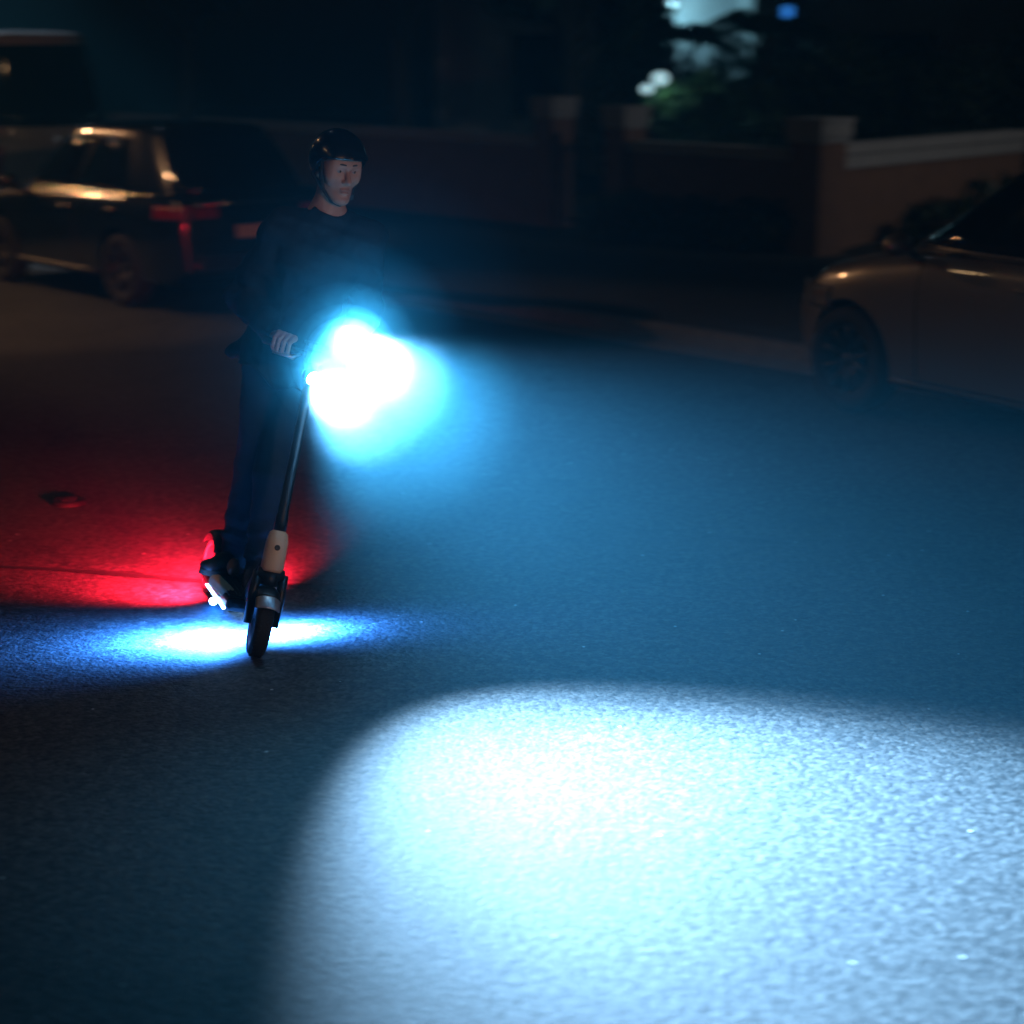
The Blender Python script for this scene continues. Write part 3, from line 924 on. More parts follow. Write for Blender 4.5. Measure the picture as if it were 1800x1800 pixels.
street_lamp((-14.1, 24.7, 0), (-4.2, 17.3, 0), 6.0, 'sodium street lamp on a steel post farther up the road to the left', 1150, cone=30, tilt=(-4.4, 17.4, 1.0))
street_lamp((-9.0, 4.5, 0), (2.0, 12.0, 0), 6.5, 'sodium street lamp on a steel post left of the viewer, facing the grey crossover', 260, cone=24, tilt=(2.2, 12.0, 0.7))
street_lamp((6.0, -4.5, 0), (-0.6, 7.2, 0), 4.2, 'low sodium lamp on a steel post behind the viewer', 1150, cone=30, tilt=(-0.6, 7.2, 1.4), glow='dimlamp')
street_lamp((11.5, 15.0, 0), (5.0, 22.0, 0), 6.0, 'pale street lamp on a steel post in the side road to the right', 300, col=(1.0, 0.9, 0.8), cone=52, tilt=(5.3, 22.5, 0.9), glow='coldlamp')
street_lamp((-11.5, 28.5, 0), (-7.2, 25.0, 0), 7.0, 'cold white street lamp beyond the pale van at the left', 3500, col=(0.7, 0.85, 1.0), cone=36, glow='coldlamp', tilt=(-7.2, 24.8, 2.3))

# ------------------------------------------------------------------ scooter and rider share one leaning frame
BASE = Vector((-1.01, 6.8, 0.0))
YAW, LEAN = rad(200), rad(-14.5)
FRAME = Matrix.Translation(BASE) @ Matrix.Rotation(YAW, 4, 'Z') @ Matrix.Rotation(LEAN, 4, 'Y')
def set_frame(o):
    o.location = BASE
    o.rotation_mode = 'QUATERNION'
    o.rotation_quaternion = (Matrix.Rotation(YAW, 4, 'Z') @ Matrix.Rotation(LEAN, 4, 'Y')).to_quaternion()

sc_ = tag(empty('electric_scooter', BASE), 'black and cream electric scooter leaning into a turn, headlights and blue underglow on', 'scooter')
set_frame(sc_)
RW = 0.127
def sc_wheel(y, steer):
    w = empty('wheel', (0, y, RW)); w.parent = sc_
    w.rotation_euler = (0, 0, steer)
    Rm = Matrix.Rotation(rad(90), 4, 'Y')
    bm = bmesh.new()
    add_lathe(bm, [(0.085, -0.03), (0.1, -0.035), (0.115, -0.031), (0.124, -0.018), (RW, 0), (0.124, 0.018), (0.115, 0.031), (0.1, 0.035), (0.085, 0.03)], 48, Rm, closed=True)
    for k in range(40):
        a = 2 * math.pi * k / 40
        for s in (-1, 1):
            c = Rm @ Vector((0.1215 * math.cos(a + s * 0.04), 0.1215 * math.sin(a + s * 0.04), s * 0.015))
            add_box(bm, c, (0.016, 0.006, 0.007), 0, (Matrix.Rotation(-a, 3, 'X') @ Matrix.Rotation(s * 0.5, 3, 'Z')))
    obj('tyre', bm, M['rubber'], w, True)
    bm = bmesh.new()
    add_lathe(bm, [(0.085, -0.03), (0.07, -0.028), (0.06, -0.018), (0.0, -0.022)], 32, Rm)
    add_lathe(bm, [(0.0, 0.022), (0.06, 0.018), (0.07, 0.028), (0.085, 0.03)], 32, Rm)
    add_lathe(bm, [(0.085, -0.03), (0.085, 0.03)], 32, Rm)
    obj('rim', bm, M['scoot'], w, True)
STEER = rad(-9)
WB = -0.90
# steering column frame
SR = Matrix.Rotation(STEER, 4, 'Z')
def st(p):
    return SR @ Vector(p)
sc_wheel(0.0, STEER)
sc_wheel(WB, 0.0)
# fork
bm = bmesh.new()
for s in (-1, 1):
    add_tube(bm, [st((s * 0.052, 0.0, RW)), st((s * 0.055, -0.015, 0.24)), st((s * 0.05, -0.035, 0.33))], [0.017, 0.019, 0.02], 10)
add_tube(bm, [st((-0.052, -0.033, 0.325)), st((0.052, -0.033, 0.325))], 0.024, 10)
obj('fork', bm, M['scoot'], sc_, True)
# front fender: black upper piece and silver lip
def fender(name, a0, a1, rr, w, m, yc=0.0, steer=True, th=0.004):
    P, Nn = [], []
    for i in range(17):
        a = a0 + (a1 - a0) * i / 16
        rp, rn = [], []
        for j in range(9):
            q = -1 + 2 * j / 8
            r_ = rr - 0.02 * abs(q) ** 3
            v = Vector((q * w, yc + math.cos(a) * r_, RW + math.sin(a) * r_))
            nn = Vector((q * 0.4, math.cos(a), math.sin(a))).normalized()
            if steer:
                v, nn = st(v), (SR.to_3x3() @ nn)
            rp.append(v); rn.append(nn)
        P.append(rp); Nn.append(rn)
    return obj(name, solid_grid(P, Nn, th), m, sc_, True)
fender('front_fender', rad(62), rad(150), 0.152, 0.046, M['scoot'])
fender('fender_lip', rad(40), rad(61), 0.153, 0.047, M['silver'])
fender('rear_fender', rad(35), rad(150), 0.155, 0.048, M['scoot'], WB, False)
# steering column: cream lower housing, black stem
TH = math.tan(rad(11))
def col(z):
    return st((0, -0.03 - (z - 0.3) * TH, z))
bm = bmesh.new()
add_tube(bm, [col(0.335), col(0.35), col(0.40), col(0.455), col(0.485), col(0.497)], [0.040, 0.045, 0.045, 0.043, 0.036, 0.022], 24)
cream_o = obj('neck_housing', bm, M['cream'], sc_, True)
bm = bmesh.new()
Q = (col(0.5) - col(0.4)).normalized()
cdir = st((0, 1, 0.0)); cdir = (cdir - Q * cdir.dot(Q)).normalized()
Mb = Matrix.Translation(col(0.43) + cdir * 0.044) @ cdir.to_track_quat('Z', 'Y').to_matrix().to_4x4()
add_lathe(bm, [(0.0, 0.003), (0.006, 0.003), (0.009, 0.0045), (0.011, 0.003), (0.0115, -0.004)], 20, Mb)
obj('round_badge', bm, M['trim'], cream_o, True)
bm = bmesh.new()
add_tube(bm, [col(0.28), col(0.335)], 0.034, 18)
add_tube(bm, [col(0.495), col(0.55), col(0.56), col(1.16)], [0.026, 0.024, 0.021, 0.020], 18)
obj('stem', bm, M['scoot'], sc_, True)
bm = bmesh.new()
add_box(bm, col(0.53) + st((0, -0.03, 0)), (0.03, 0.02, 0.07), 0.006)
obj('folding_latch', bm, M['scoot'], sc_)
# neck down to the deck, deck, footboard
bm = bmesh.new()
add_tube(bm, [col(0.40), Vector((0, -0.14, 0.30)), Vector((0, -0.20, 0.21)), Vector((0, -0.27, 0.155))], [0.034, 0.034, 0.036, 0.032], 16)
obj('neck_tube', bm, M['scoot'], sc_, True)
bm = bmesh.new()
add_box(bm, (0, -0.50, 0.135), (0.185, 0.58, 0.055), 0.018)
obj('deck', bm, M['scoot'], sc_)
bm = bmesh.new()
add_box(bm, (0, -0.52, 0.166), (0.165, 0.56, 0.006), 0.002)
for k in range(7):
    add_box(bm, (-0.066 + 0.022 * k, -0.52, 0.170), (0.006, 0.52, 0.003))
obj('grip_mat', bm, M['rubber'], sc_)
for s in (-1, 1):
    bm = bmesh.new(); add_box(bm, (s * 0.094, -0.55, 0.138), (0.008, 0.40, 0.02), 0.004)
    obj('deck_trim', bm, M['scoot'], sc_)
# cream wings at the front corners of the deck
for s in (-1, 1):
    bm = bmesh.new()
    a_, b_ = Vector((s * 0.124, -0.40, 0.190)), Vector((s * 0.048, -0.30, 0.140))
    q_ = (b_ - a_).to_track_quat('Y', 'Z').to_matrix()
    add_box(bm, (a_ + b_) / 2, (0.055, (b_ - a_).length, 0.040), 0.010, q_)
    obj('deck_wing', bm, M['cream'], sc_)
for s in (-1, 1):
    bm = bmesh.new()
    add_tube(bm, [(s * 0.06, -0.74, 0.14), (s * 0.062, -0.82, 0.14), (s * 0.052, WB, RW)], [0.016, 0.016, 0.014], 10)
    obj('rear_stay', bm, M['scoot'], sc_, True)
# handlebar
HB = col(1.175)
HZ = HB.z
bm = bmesh.new()
def bar(x, dy=0.0, dz=0.0):
    return st((x, -0.03 - (1.175 - 0.3) * TH - 0.07 * (abs(x) / 0.2) ** 2 + dy, 1.175 + 0.02 * (abs(x) / 0.2) + dz))
add_tube(bm, [bar(x) for x in (-0.2, -0.16, -0.12, -0.08, -0.04, 0, 0.04, 0.08, 0.12, 0.16, 0.2)], 0.0125, 12)
add_box(bm, HB, (0.07, 0.06, 0.05), 0.015)
obj('handlebar', bm, M['scoot'], sc_, True)
for s in (-1, 1):
    bm = bmesh.new(); add_tube(bm, [bar(s * x) for x in (0.076, 0.08, 0.12, 0.16, 0.198, 0.203)], [0.013, 0.0165, 0.016, 0.016, 0.0175, 0.012], 14)
    obj('grip', bm, M['rubber'], sc_, True)
    bm = bmesh.new(); add_tube(bm, [bar(s * 0.06, 0.01, -0.008), bar(s * 0.09, 0.055, -0.025), bar(s * 0.165, 0.06, -0.03)], [0.007, 0.006, 0.005], 8)
    obj('brake_lever', bm, M['silver'], sc_, True)
bm = bmesh.new(); add_box(bm, HB + st((0, -0.02, 0.045)), (0.09, 0.075, 0.02), 0.008)
obj('display', bm, M['scoot'], sc_)
# the two headlights
def headlight(nm_, c, r, ln, aim):
    q = aim.to_track_quat('Z', 'Y').to_matrix().to_4x4()
    h = bmesh.new(); add_lathe(h, [(0.0, -ln), (r * 0.7, -ln * 0.95), (r * 1.1, -ln * 0.5), (r * 1.15, 0.0), (r * 1.02, 0.006), (r * 1.0, -0.002)], 28, Matrix.Translation(c) @ q)
    ho = obj(nm_, h, M['scoot'], sc_, True)
    l = bmesh.new(); add_lathe(l, [(0.0, 0.006), (r * 0.6, 0.004), (r * 0.99, -0.002)], 28, Matrix.Translation(c) @ q)
    obj('lens', l, M['headlens'], ho, True)
    return c + aim * 0.03
INV = FRAME.inverted()
def local_dir(w):
    return (INV.to_3x3() @ Vector(w)).normalized()
AIM = Vector((0.57, -0.73, -0.31)).normalized()
aimL = local_dir(AIM)
l1 = col(1.10) + st((0, 0.055, 0)); 
h1 = headlight('headlight', l1, 0.026, 0.05, aimL)
l2 = bar(-0.115, 0.05, 0.085)
h2 = headlight('headlight', l2, 0.040, 0.07, aimL)
bm = bmesh.new(); add_tube(bm, [bar(-0.07), l2 - aimL * 0.04], 0.012, 8)
obj('lamp_bracket', bm, M['scoot'], sc_, True)
for nm_, hl, pw, sz in (('headlight_beam', h1, 0.20, 68), ('headlight_beam', h2, 0.80, 55)):
    w = FRAME @ hl
    lamp(nm_, 'SPOT', w, HEAD_COL, HEAD_POWER * pw, target=w + AIM, radius=0.05, size=sz, blend=1.0)
    lamp('headlight_spill', 'SPOT', w, (0.06, 0.52, 1.0), SPILL_POWER * pw, target=w + Vector((0.25, -0.86, 0.34)), radius=0.03, size=162, blend=1.0)
# blue light strips under the deck
for s in (-1, 1):
    bm = bmesh.new(); add_box(bm, (s * 0.086, -0.45, 0.1035), (0.010, 0.36, 0.007), 0.003)
    obj('underglow_strip', bm, M['ledblue'], sc_)
    lp = FRAME @ Vector((s * 0.118, -0.27, 0.118))
    ul = lamp('underglow_light', 'SPOT', lp, (0.04, 0.25, 1.0), 2700, target=FRAME @ Vector((s * 0.16, -0.25, 0.0)), radius=0.02, size=164, blend=1.0)
    ul.rotation_euler = (0, rad(-12) * s, YAW - rad(10))
    ul.scale = (1, 0.42, 1)
bm = bmesh.new()
bmesh.ops.create_uvsphere(bm, u_segments=16, v_segments=10, radius=0.016, matrix=Matrix.Translation((0.100, -0.41, 0.090)))
obj('side_marker_light', bm, M['ledblue'], sc_, True)
# red tail lights on the rear corners of the deck
for s in (1, -1):
    tb = bmesh.new(); add_box(tb, (s * 0.072, -0.798, 0.142), (0.036, 0.016, 0.024), 0.005)
    obj('tail_light', tb, M['ledred'], sc_)
    tp = FRAME @ Vector((s * 0.085, -0.83, 0.21))
    lamp('tail_light_beam', 'SPOT', tp, (1.0, 0.010, 0.035), 850, target=tp + Vector((-0.46 - 0.05 * s, 0.74, -0.86)), radius=0.04, size=122, blend=1.0)

# ------------------------------------------------------------------ implicit surfaces for the rider
class Field:
    def __init__(s, lo, hi, h):
        s.lo = np.array(lo, dtype=np.float32); s.h = h
        n = np.ceil((np.array(hi) - np.array(lo)) / h).astype(int) + 1
        s.n = n
        s.ax = [(s.lo[i] + h * np.arange(n[i])).astype(np.float32) for i in range(3)]
        s.d = np.full(tuple(n), 0.3, dtype=np.float32)
    def box(s, lo, hi, pad):
        sl = []
        for i in range(3):
            a = int(max(0, math.floor((lo[i] - pad - s.lo[i]) / s.h)))
            b = int(min(s.n[i], math.ceil((hi[i] + pad - s.lo[i]) / s.h) + 1))
            sl.append(slice(a, max(a, b)))
        sl = tuple(sl)
        g = np.meshgrid(s.ax[0][sl[0]], s.ax[1][sl[1]], s.ax[2][sl[2]], indexing='ij')
        return sl, g
    def blend(s, sl, d, k):
        o = s.d[sl]
        if k <= 0:
            s.d[sl] = np.minimum(o, d)
        else:
            hh = np.clip(0.5 + 0.5 * (o - d) / k, 0, 1)
            s.d[sl] = o + (d - o) * hh - k * hh * (1 - hh)
    def carve(s, sl, d, k):
        o = s.d[sl]
        hh = np.clip(0.5 - 0.5 * (o + d) / max(k, 1e-5), 0, 1)
        s.d[sl] = o + (-d - o) * hh + k * hh * (1 - hh)
    def cone(s, a, b, ra, rb, k=0.02, carve=False, flat=None):
        a, b = np.array(a, float), np.array(b, float)
        pad = max(ra, rb) + 0.06
        sl, (X, Y, Z) = s.box(np.minimum(a, b), np.maximum(a, b), pad)
        ba = b - a
        L = max(float(ba @ ba), 1e-9)
        t = np.clip(((X - a[0]) * ba[0] + (Y - a[1]) * ba[1] + (Z - a[2]) * ba[2]) / L, 0, 1)
        dx, dy, dz = X - a[0] - t * ba[0], Y - a[1] - t * ba[1], Z - a[2] - t * ba[2]
        if flat is not None:          # squash along one direction
            v, f = flat
            q = dx * v[0] + dy * v[1] + dz * v[2]
            e = (f - 1) * q
            dx, dy, dz = dx + e * v[0], dy + e * v[1], dz + e * v[2]
        d = np.sqrt(dx * dx + dy * dy + dz * dz) - (ra + (rb - ra) * t)
        (s.carve if carve else s.blend)(sl, d, k)
    def ell(s, c, r, k=0.02, R=None, carve=False):
        c = np.array(c, float); r = np.array(r, float)
        m = r.max() + 0.05
        sl, (X, Y, Z) = s.box(c, c, m)
        x, y, z = X - c[0], Y - c[1], Z - c[2]
        if R is not None:
            R = np.array(R)
            x, y, z = R[0, 0] * x + R[1, 0] * y + R[2, 0] * z, R[0, 1] * x + R[1, 1] * y + R[2, 1] * z, R[0, 2] * x + R[1, 2] * y + R[2, 2] * z
        k0 = np.sqrt((x / r[0]) ** 2 + (y / r[1]) ** 2 + (z / r[2]) ** 2)
        k1 = np.sqrt((x / r[0] ** 2) ** 2 + (y / r[1] ** 2) ** 2 + (z / r[2] ** 2) ** 2) + 1e-6
        d = k0 * (k0 - 1) / k1
        (s.carve if carve else s.blend)(sl, d, k)
    def mesh(s, name):
        d, n = s.d, s.n
        ins = d < 0
        # cells with a sign change
        c = [ins[i:n[0] - 1 + i, j:n[1] - 1 + j, k:n[2] - 1 + k] for i in (0, 1) for j in (0, 1) for k in (0, 1)]
        allv = c[0] & c[1] & c[2] & c[3] & c[4] & c[5] & c[6] & c[7]
        anyv = c[0] | c[1] | c[2] | c[3] | c[4] | c[5] | c[6] | c[7]
        cell = np.argwhere(anyv & ~allv)
        idx = np.full(tuple(n - 1), -1, dtype=np.int32)
        idx[cell[:, 0], cell[:, 1], cell[:, 2]] = np.arange(len(cell))
        corners = np.array([(i, j, k) for i in (0, 1) for j in (0, 1) for k in (0, 1)])
        acc = np.zeros((len(cell), 3)); cnt = np.zeros(len(cell))
        for a in range(8):
            for b in range(a + 1, 8):
                if np.abs(corners[a] - corners[b]).sum() != 1:
                    continue
                pa, pb = cell + corners[a], cell + corners[b]
                da, db = d[pa[:, 0], pa[:, 1], pa[:, 2]], d[pb[:, 0], pb[:, 1], pb[:, 2]]
                x = (da < 0) != (db < 0)
                t = np.where(x, da / np.where(np.abs(da - db) < 1e-9, 1, da - db), 0)
                acc += np.where(x[:, None], pa + (pb - pa) * t[:, None], 0)
                cnt += x
        V = s.lo + s.h * acc / cnt[:, None]
        F = []
        for ax in range(3):
            o1, o2 = [(1, 2), (2, 0), (0, 1)][ax]
            lo_sl = [slice(None)] * 3; hi_sl = [slice(None)] * 3
            lo_sl[ax] = slice(0, n[ax] - 1); hi_sl[ax] = slice(1, n[ax])
            A, B = ins[tuple(lo_sl)], ins[tuple(hi_sl)]
            e = np.argwhere(A != B)
            e = e[(e[:, o1] > 0) & (e[:, o2] > 0) & (e[:, o1] < n[o1] - 1) & (e[:, o2] < n[o2] - 1)]
            sgn = A[e[:, 0], e[:, 1], e[:, 2]]
            def cid(d1, d2):
                q = e.copy(); q[:, o1] -= d1; q[:, o2] -= d2
                return idx[q[:, 0], q[:, 1], q[:, 2]]
            q = np.stack([cid(1, 1), cid(0, 1), cid(0, 0), cid(1, 0)], 1)
            q[~sgn] = q[~sgn][:, ::-1]
            F.append(q)
        F = np.concatenate(F)
        F = F[(F >= 0).all(1)]
        me = bpy.data.meshes.new(name)
        me.vertices.add(len(V)); me.vertices.foreach_set("co", V.astype(np.float32).ravel())
        me.loops.add(F.size); me.loops.foreach_set("vertex_index", F.ravel().astype(np.int32))
        me.polygons.add(len(F)); me.polygons.foreach_set("loop_start", np.arange(0, F.size, 4, dtype=np.int32))
        me.update(calc_edges=True); me.validate()
        smooth(me)
        return me

rider = tag(empty('person', BASE), 'person in dark clothes and a black helmet riding the scooter, looking to their left', 'person')
set_frame(rider)

# joints in the leaning frame: +y forward, +x the rider's right, z up from the tyre contact
DK = 0.172
hipz, shz = 1.085, 1.60
pel = Vector((0.005, -0.56, hipz))
chest = Vector((-0.03, -0.50, 1.46))
neckb = Vector((-0.035, -0.488, 1.705))
sh = {1: Vector((0.135, -0.50, 1.625)), -1: Vector((-0.215, -0.48, 1.665))}
hand = {s: bar(s * 0.125) for s in (1, -1)}
wr = {s: hand[s] + Vector((s * 0.012, -0.085, 0.022)) for s in (1, -1)}
elb = {1: Vector((0.195, -0.60, 1.315)), -1: Vector((-0.30, -0.57, 1.345))}
hip = {s: Vector((s * 0.06 + 0.005, -0.56, hipz - 0.03)) for s in (1, -1)}
ank = {1: Vector((0.005, -0.62, DK + 0.095)), -1: Vector((-0.045, -0.40, DK + 0.095))}
kne = {1: Vector((0.010, -0.59, 0.63)), -1: Vector((-0.035, -0.45, 0.64))}
HC = Vector((-0.025, -0.45, 1.90))          # head centre
HR = (Matrix.Rotation(rad(13), 3, 'Z') @ Matrix.Rotation(rad(-7), 3, 'X') @ Matrix.Rotation(rad(9), 3, 'Y'))
def hd(p):
    return HC + HR @ Vector(p)
HRn = [[HR[i][j] for j in range(3)] for i in range(3)]

H = 0.0036
F = Field((-0.42, -0.80, 0.16), (0.36, 0.02, 2.06), H)
# trunk and limbs
F.cone(pel, chest, 0.105, 0.115, 0.05, flat=((0, 1, 0), 1.15))
F.cone((-0.13, -0.49, 1.57), (0.06, -0.50, 1.57), 0.075, 0.075, 0.06)
F.cone(sh[1] - Vector((0.05, 0, 0.01)), sh[-1] + Vector((0.05, 0, -0.01)), 0.052, 0.052, 0.04)
for s in (1, -1):
    F.cone(sh[s], elb[s], 0.046, 0.036, 0.03)
    F.cone(elb[s], wr[s], 0.036, 0.026, 0.02)
    F.cone(hip[s], kne[s], 0.075, 0.050, 0.04)
    F.cone(kne[s], ank[s], 0.048, 0.034, 0.03)
    F.cone(ank[s] + Vector((0, -0.02, -0.04)), ank[s] + Vector((s * 0.02, 0.13, -0.055)), 0.03, 0.024, 0.02)
# neck
F.cone(hd((0, -0.03, -0.07)), neckb - Vector((0, 0, 0.03)), 0.055, 0.064, 0.03)
for s in (1, -1):
    F.cone(neckb + Vector((0, -0.01, 0.03)), sh[s] + Vector((-s * 0.06, 0, 0.0)), 0.05, 0.04, 0.04)
    F.cone(hd((s * 0.05, -0.02, -0.055)), neckb + Vector((s * 0.015, 0.035, 0.0)), 0.016, 0.013, 0.02)
# head
E = lambda c, r, k, carve=False: F.ell(hd(c), r, k, HRn, carve)
Cn = lambda a, b, ra, rb, k, carve=False: F.cone(hd(a), hd(b), ra, rb, k, carve)
E((0, -0.012, 0.03), (0.076, 0.096, 0.094), 0.02)
E((0, 0.028, -0.035), (0.054, 0.062, 0.086), 0.03)
for s in (1, -1):
    Cn((s * 0.056, -0.008, -0.045), (s * 0.018, 0.062, -0.103), 0.017, 0.017, 0.025)
    E((s * 0.043, 0.060, -0.022), (0.021, 0.019, 0.022), 0.03)
    E((s * 0.052, 0.044, 0.015), (0.021, 0.036, 0.045), 0.03)
    Cn((s * 0.050, 0.068, 0.031), (s * 0.010, 0.088, 0.030), 0.010, 0.011, 0.014)
E((0, 0.074, -0.107), (0.022, 0.019, 0.018), 0.02)
E((0, 0.062, 0.055), (0.055, 0.03, 0.04), 0.03)
for s in (1, -1):
    E((s * 0.032, 0.100, 0.010), (0.020, 0.020, 0.013), 0.010, True)
    E((s * 0.050, 0.094, -0.055), (0.012, 0.018, 0.020), 0.02, True)
Cn((0, 0.086, 0.018), (0, 0.112, -0.026), 0.0085, 0.0115, 0.008)
for s in (1, -1):
    Cn((s * 0.011, 0.098, -0.032), (s * 0.012, 0.092, -0.030), 0.0085, 0.008, 0.006)
    # lids over and under each eye
    Cn((s * 0.019, 0.083, 0.0172), (s * 0.045, 0.076, 0.0160), 0.0050, 0.0047, 0.004)
    Cn((s * 0.019, 0.082, 0.002), (s * 0.045, 0.075, 0.003), 0.0042, 0.004, 0.004)
    # ear
    F.ell(hd((s * 0.078, -0.012, -0.005)), (0.010, 0.020, 0.032), 0.008, HRn)
    F.ell(hd((s * 0.088, -0.006, 0.002)), (0.007, 0.009, 0.016), 0.006, HRn, True)
E((0, 0.090, -0.062), (0.021, 0.010, 0.0055), 0.007)
E((0, 0.088, -0.075), (0.018, 0.010, 0.0065), 0.007)
Cn((-0.021, 0.092, -0.0685), (0.021, 0.092, -0.0685), 0.0022, 0.0022, 0.004, True)
Cn((-0.012, 0.091, -0.089), (0.012, 0.091, -0.089), 0.005, 0.005, 0.008, True)
# hands round the grips
for s in (1, -1):
    B = hand[s]
    axis = (bar(s * 0.15) - bar(s * 0.10)).normalized() * s      # +x-ish along the bar
    fwd = Vector((0, 1, 0)); fwd = (fwd - axis * fwd.dot(axis)).normalized()
    up = axis.cross(fwd) if axis.cross(fwd).z > 0 else fwd.cross(axis)
    def hp(x, ang, r):
        return B + axis * (x * s) + fwd * (math.cos(rad(ang)) * r) + up * (math.sin(rad(ang)) * r)
    mc = []
    for i, (x, ln) in enumerate(((-0.032, 0.96), (-0.0105, 1.04), (0.011, 1.0), (0.031, 0.86))):
        k0 = hp(x, 92 - 3 * i, 0.042)
        k1 = hp(x * 1.02, 28 + 2 * i, 0.045 * (0.9 + 0.1 * ln))
        k2 = hp(x * 1.02, -38 + 4 * i, 0.036 * ln)
        k3 = hp(x * 1.0, -100 + 5 * i, 0.028)
        F.cone(k0, k1, 0.0105, 0.0092, 0.004)
        F.cone(k1, k2, 0.0092, 0.0084, 0.002)
        F.cone(k2, k3, 0.0084, 0.0072, 0.002)
        F.ell(k0, (0.0105, 0.0105, 0.0105), 0.004)
        mc.append(k0)
    for i, k0 in enumerate(mc):
        F.cone(k0, wr[s] + axis * ((-0.014 + 0.010 * i) * s) + Vector((0, 0.01, 0)), 0.0125, 0.017, 0.012)
    # thumb leaves the inner side of the palm and closes under the bar
    t0 = wr[s] + axis * (-0.020 * s) + Vector((0, 0.025, -0.012))
    t1 = hp(-0.046, -165, 0.040)
    t2 = hp(-0.044, -120, 0.034)
    t3 = hp(-0.036, -72, 0.030)
    F.cone(t0, t1, 0.016, 0.012, 0.01)
    F.cone(t1, t2, 0.0115, 0.0105, 0.004)
    F.cone(t2, t3, 0.0105, 0.0085, 0.003)
body = link_mesh('body', F.mesh('body'), M['skin'], rider)

# eyes, brows, lips, hair
for s in (1, -1):
    bm = bmesh.new(); bmesh.ops.create_uvsphere(bm, u_segments=18, v_segments=12, radius=0.0118, matrix=Matrix.Translation(hd((s * 0.032, 0.0735, 0.0105))))
    eo = obj('eye', bm, M['eyew'], rider, True)
    bm = bmesh.new()
    g = Vector((-0.30, 0.95, 0.0)).normalized()
    c = hd((s * 0.032, 0.0735, 0.0105)) + (HR @ g) * 0.0100
    add_lathe(bm, [(0.0, 0.0030), (0.003, 0.0027), (0.0052, 0.0012)], 16, Matrix.Translation(c) @ (HR @ g).to_track_quat('Z', 'Y').to_matrix().to_4x4())
    obj('iris', bm, M['iris'], eo, True)
    bm = bmesh.new()
    add_tube(bm, [hd((s * 0.013, 0.099, 0.0380)), hd((s * 0.030, 0.094, 0.0400)), hd((s * 0.046, 0.082, 0.0375)), hd((s * 0.055, 0.071, 0.030))], [0.0035, 0.0042, 0.0036, 0.0015], 8)
    obj('eyebrow', bm, M['hair'], rider, True)
bm = bmesh.new()
add_tube(bm, [hd((x, 0.0955 - 12.0 * x * x, -0.0635 + 0.0018 * math.cos(x * 300))) for x in (-0.021, -0.014, -0.007, 0, 0.007, 0.014, 0.021)], [0.001, 0.0022, 0.003, 0.0026, 0.003, 0.0022, 0.001], 8)
add_tube(bm, [hd((x, 0.0935 - 12.0 * x * x, -0.0735 - 0.001 * math.cos(x * 90))) for x in (-0.018, -0.012, -0.006, 0, 0.006, 0.012, 0.018)], [0.001, 0.0026, 0.0034, 0.0036, 0.0034, 0.0026, 0.001], 8)
obj('lips', bm, M['lip'], rider, True)
FH = Field((-0.18, -0.64, 1.74), (0.15, -0.28, 2.08), 0.004)
FH.ell(hd((0, -0.018, 0.032)), (0.081, 0.098, 0.094), 0.01, HRn)
FH.ell(hd((0, 0.075, -0.035)), (0.10, 0.075, 0.10), 0.01, HRn, True)
FH.ell(hd((0, 0.0, -0.115)), (0.13, 0.11, 0.075), 0.01, HRn, True)
for s in (1, -1):
    FH.cone(hd((s * 0.074, 0.012, 0.03)), hd((s * 0.071, 0.014, -0.02)), 0.008, 0.004, 0.006)
link_mesh('hair', FH.mesh('hair'), M['hair'], rider)

# helmet: shell with a short brim, rim band, straps
hl = empty('helmet', (0, 0, 0)); hl.parent = rider
FS = Field((-0.21, -0.66, 1.76), (0.18, -0.22, 2.11), 0.0042)
FS.ell(hd((0, -0.010, 0.040)), (0.111, 0.133, 0.120), 0.0, HRn)
FS.cone(hd((-0.06, 0.080, 0.060)), hd((0.06, 0.080, 0.060)), 0.018, 0.018, 0.03)
FS.cone(hd((0, 0.108, 0.064)), hd((0, 0.110, 0.064)), 0.012, 0.012, 0.03)
FS.ell(hd((0, -0.012, 0.030)), (0.086, 0.106, 0.102), 0.002, HRn, True)
# open the shell below a plane that dips at the back
X, Y, Z = np.meshgrid(*FS.ax, indexing='ij')
Hi = HR.transposed()
lz = Hi[2][0] * (X - HC.x) + Hi[2][1] * (Y - HC.y) + Hi[2][2] * (Z - HC.z)
ly = Hi[1][0] * (X - HC.x) + Hi[1][1] * (Y - HC.y) + Hi[1][2] * (Z - HC.z)
lx = Hi[0][0] * (X - HC.x) + Hi[0][1] * (Y - HC.y) + Hi[0][2] * (Z - HC.z)
edge = 0.052 + np.clip((ly - 0.05) * 0.15, -0.1, 0.02) - 0.085 * np.clip((0.05 - ly) / 0.10, 0, 1)
FS.d = np.maximum(FS.d, (edge - lz).astype(np.float32))
link_mesh('shell', FS.mesh('shell'), M['helmet'], hl)
for s in (1, -1):
    bm = bmesh.new()
    chin_ = hd((0.0, 0.060, -0.128))
    add_tube(bm, [hd((s * 0.084, 0.025, 0.04)), hd((s * 0.080, 0.022, -0.02)), hd((s * 0.066, 0.030, -0.075)), hd((s * 0.034, 0.052, -0.117)), chin_], [0.0085, 0.0085, 0.008, 0.008, 0.008], 6)
    add_tube(bm, [hd((s * 0.088, -0.055, 0.01)), hd((s * 0.090, -0.03, -0.03)), hd((s * 0.068, 0.028, -0.073))], [0.0075, 0.0075, 0.0075], 6)
    obj('strap', bm, M['strap'], hl, True)
bm = bmesh.new(); add_box(bm, hd((-0.055, 0.045, -0.098)), (0.018, 0.012, 0.024), 0.003, HR)
obj('buckle', bm, M['trim'], hl)

